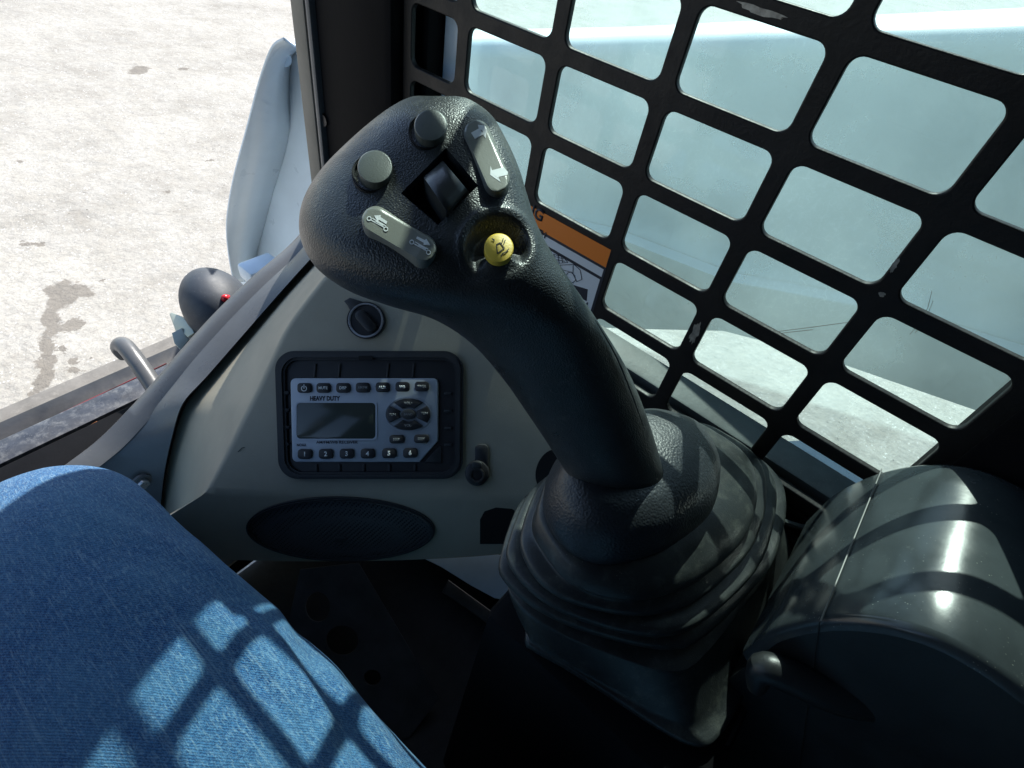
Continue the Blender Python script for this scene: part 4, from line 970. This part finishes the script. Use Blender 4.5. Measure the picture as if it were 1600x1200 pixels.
# hoses/cable along the window
cb = link('grey_cable', tube([U(1205, 800, .42), U(1225, 815, .422), U(1260, 825, .425), U(1310, 828, .425), U(1352, 824, .42)], .0026, 10), M['sill']); tag(cb, 'thin grey cable running from the boot to behind the armrest', 'cable')

# ================================================================ FOOTWELL
pdl = thing('pedal_plate', (.10, .2, -.75), 'dark steel pedal plate with round holes in the footwell', 'pedal')
PPl = (U(580, 1000, .80), cvec(.1, -.2, -1))
b = bmesh.new()
cu = bpy.data.curves.new('g', 'CURVE'); cu.dimensions = '2D'; cu.fill_mode = 'BOTH'; cu.extrude = .002; cu.bevel_depth = .0006
for P in ([(470, 890), (560, 880), (685, 1090), (640, 1150), (590, 1165), (450, 980)], ell(497, 948, 20, 24, 0, 20), ell(535, 1000, 26, 24, 0, 24), ell(582, 1058, 14, 13, 0, 20)):
    s = cu.splines.new('POLY'); s.points.add(len(P) - 1); s.use_cyclic_u = True
    for q, p in zip(s.points, P): q.co = (p[0] / 1000, p[1] / 1000, 0, 1)
me = curve_to_mesh(cu)
for v in me.vertices: p = onp(v.co.x * 1000, v.co.y * 1000, PPl); v.co = p + PPl[1] * v.co.z
link('tread', me, M['pedal'], pdl, angle=40)
link('pedal_arm', tube([U(600, 1120, .83), U(620, 1000, .95), U(640, 900, 1.05)], .012, 12), M['black'], pdl)
wp_ = link('pale_brace', from_bm(prism_px([(662, 872), (752, 862), (860, 880), (860, 960), (806, 940), (772, 934), (735, 914), (690, 886)], (U(760, 900, .60), cvec(-.1, -.55, -1)), -.004, 0, .001)), M['pale']); tag(wp_, 'pale blue grey steel brace showing between the console and the boot', 'brace')
st_ = link('step_tread', from_bm(prism_px([(700, 905), (830, 1000), (835, 1025), (690, 925)], (U(760, 960, .62), cvec(-.1, -.55, -1)), -.01, 0, .003)), M['dark_steel']); tag(st_, 'dark sloping rail under the pale brace', 'rail')
lw = link('footwell_tube', tube([U(800, 1215, .55), U(850, 1165, .56), U(905, 1120, .58), U(960, 1090, .60)], .018, 14), M['dark_steel']); tag(lw, 'dark bent tube low in the footwell below the boot', 'tube')
js = link('door_jamb_strip', from_bm(prism_px([(338, 876), (352, 868), (372, 872), (330, 905)], (U(350, 885, .56), cvec(0, -.5, -1)), -.004, 0, .001)), M['tan']); tag(js, 'tan strip end under the corner of the console', 'strip')

# ================================================================ PERSON
per = thing('person', (-.15, -.2, -.5), 'seated person in blue jeans, right thigh reaching forward beside the joystick', 'person')
def limb(P, R, asp=None, n=48, sm=8):
    P = [Vector(p) for p in P]; Q = smoothline(P, sm); rings = []
    for i, p in enumerate(Q):
        t = i / (len(Q) - 1) * (len(P) - 1); r = cat([float(x) for x in R], min(t, len(P) - 1.0001)); d = (Q[min(i + 1, len(Q) - 1)] - Q[max(0, i - 1)]).normalized()
        s = Vector((1, 0, 0)); s = (s - d * s.dot(d)).normalized(); u_ = d.cross(s)
        rings.append([p + (s * math.cos(a) + u_ * math.sin(a)) * r for a in (2 * math.pi * j / n for j in range(n))])
    for sgn, ring, p in ((-1, rings[0], Q[0]), (1, rings[-1], Q[-1])): pass
    return mesh(*loft(rings))
def legP(dx): return [(-.045 + dx, -.26, -.46), (-.045 + dx, -.12, -.455), (-.040 + dx, .02, -.447), (-.039 + dx, .16, -.443), (-.0375 + dx, .27, -.439), (-.036 + dx, .335, -.443), (-.036 + dx, .368, -.485), (-.038 + dx, .365, -.56), (-.045 + dx, .345, -.70), (-.05 + dx, .32, -.86)]
RR = [.105, .104, .0985, .0905, .0805, .0740, .071, .064, .058, .055]
parts = [limb(legP(0), RR), limb(legP(-.30), RR)]
b = bmesh.new()
for m_ in parts: b.from_mesh(m_)
bmesh.ops.create_uvsphere(b, u_segments=40, v_segments=20, radius=.15, matrix=Matrix.Translation((-.195, -.27, -.42)) @ Matrix.Diagonal((1.25, .95, .9, 1)))
jm = bpy.data.meshes.new('j'); b.to_mesh(jm); b.free()
jo = bpy.data.objects.new('tmpj', jm); COL.objects.link(jo); rm = jo.modifiers.new('r', 'REMESH'); rm.mode = 'VOXEL'; rm.voxel_size = .0032; sm2 = jo.modifiers.new('s', 'SMOOTH'); sm2.iterations = 14; sm2.factor = .6
dg = bpy.context.evaluated_depsgraph_get(); dg.update(); jm2 = bpy.data.meshes.new_from_object(jo.evaluated_get(dg), depsgraph=dg); bpy.data.objects.remove(jo)
# folds pulled along the inner thigh and behind the knee
nrm = [v.normal.copy() for v in jm2.vertices]
def ridge_px(P, wpx, amp): return (P, wpx, amp)
folds = [([(300, 860), (420, 960), (520, 1060), (600, 1160), (640, 1230)], 16, .0035), ([(390, 960), (430, 1010), (470, 1070), (540, 1170), (560, 1230)], 12, .0035), ([(440, 965), (470, 1010), (500, 1045)], 9, -.003),
         ([(200, 900), (330, 960), (420, 1040), (500, 1120)], 22, .0022), ([(480, 1090), (530, 1150), (575, 1230)], 10, -.0035), ([(150, 800), (260, 850), (380, 930)], 16, .0016), ([(340, 1000), (420, 1075), (470, 1150), (490, 1230)], 12, -.002),
         ([(505, 1060), (540, 1110), (590, 1150)], 9, .003)]
def seg_d(p, P):
    d = 1e9; k = 0
    for i, (a, c) in enumerate(zip(P, P[1:])):
        ax, ay = a; ex2, ey2 = c[0] - ax, c[1] - ay; t = max(0, min(1, ((p[0] - ax) * ex2 + (p[1] - ay) * ey2) / (ex2 * ex2 + ey2 * ey2)))
        q = math.hypot(p[0] - ax - ex2 * t, p[1] - ay - ey2 * t)
        if q < d: d = q; k = (i + t) / (len(P) - 1)
    return d, k
for v, nn_ in zip(jm2.vertices, nrm):
    c = v.co; h = .0016 * noise.noise(c * 16) + .0008 * noise.noise(Vector((c.x * 60, c.y * 22, c.z * 60)))
    if nn_.z > -.2 and c.x > -.2 and c.dot(CV) > .1:
        x, y = proj(c)
        if -100 < x < 900 and 600 < y < 1400:
            for P, w_, a in folds:
                d, k = seg_d((x, y), P)
                if d < 3 * w_: h += 1.4 * a * math.exp(-(d / w_) ** 2) * (.25 + .75 * math.sin(math.pi * min(1, max(0, k))))
    v.co = c + nn_ * h
jeans = link('jeans', jm2, M['denim'], per, angle=180)
for dx in (0, -.30):
    sh = limb([(-.05 + dx, .26, -.885), (-.05 + dx, .33, -.88), (-.05 + dx, .42, -.895), (-.05 + dx, .50, -.90)], [.034, .048, .045, .028], n=24)
    link('shoe', sh, M['black'], per)
st = thing('operator_seat', (-.2, -.25, -.9), 'dark operator seat under the person', 'seat')
link('cushion', from_bm(box_bm((-.44, -.50, -.63), (.05, .10, -.545), .03)), M['liner'], st)
link('backrest', from_bm(box_bm((-.44, -.62, -.60), (.05, -.50, -.05), .03)), M['liner'], st)
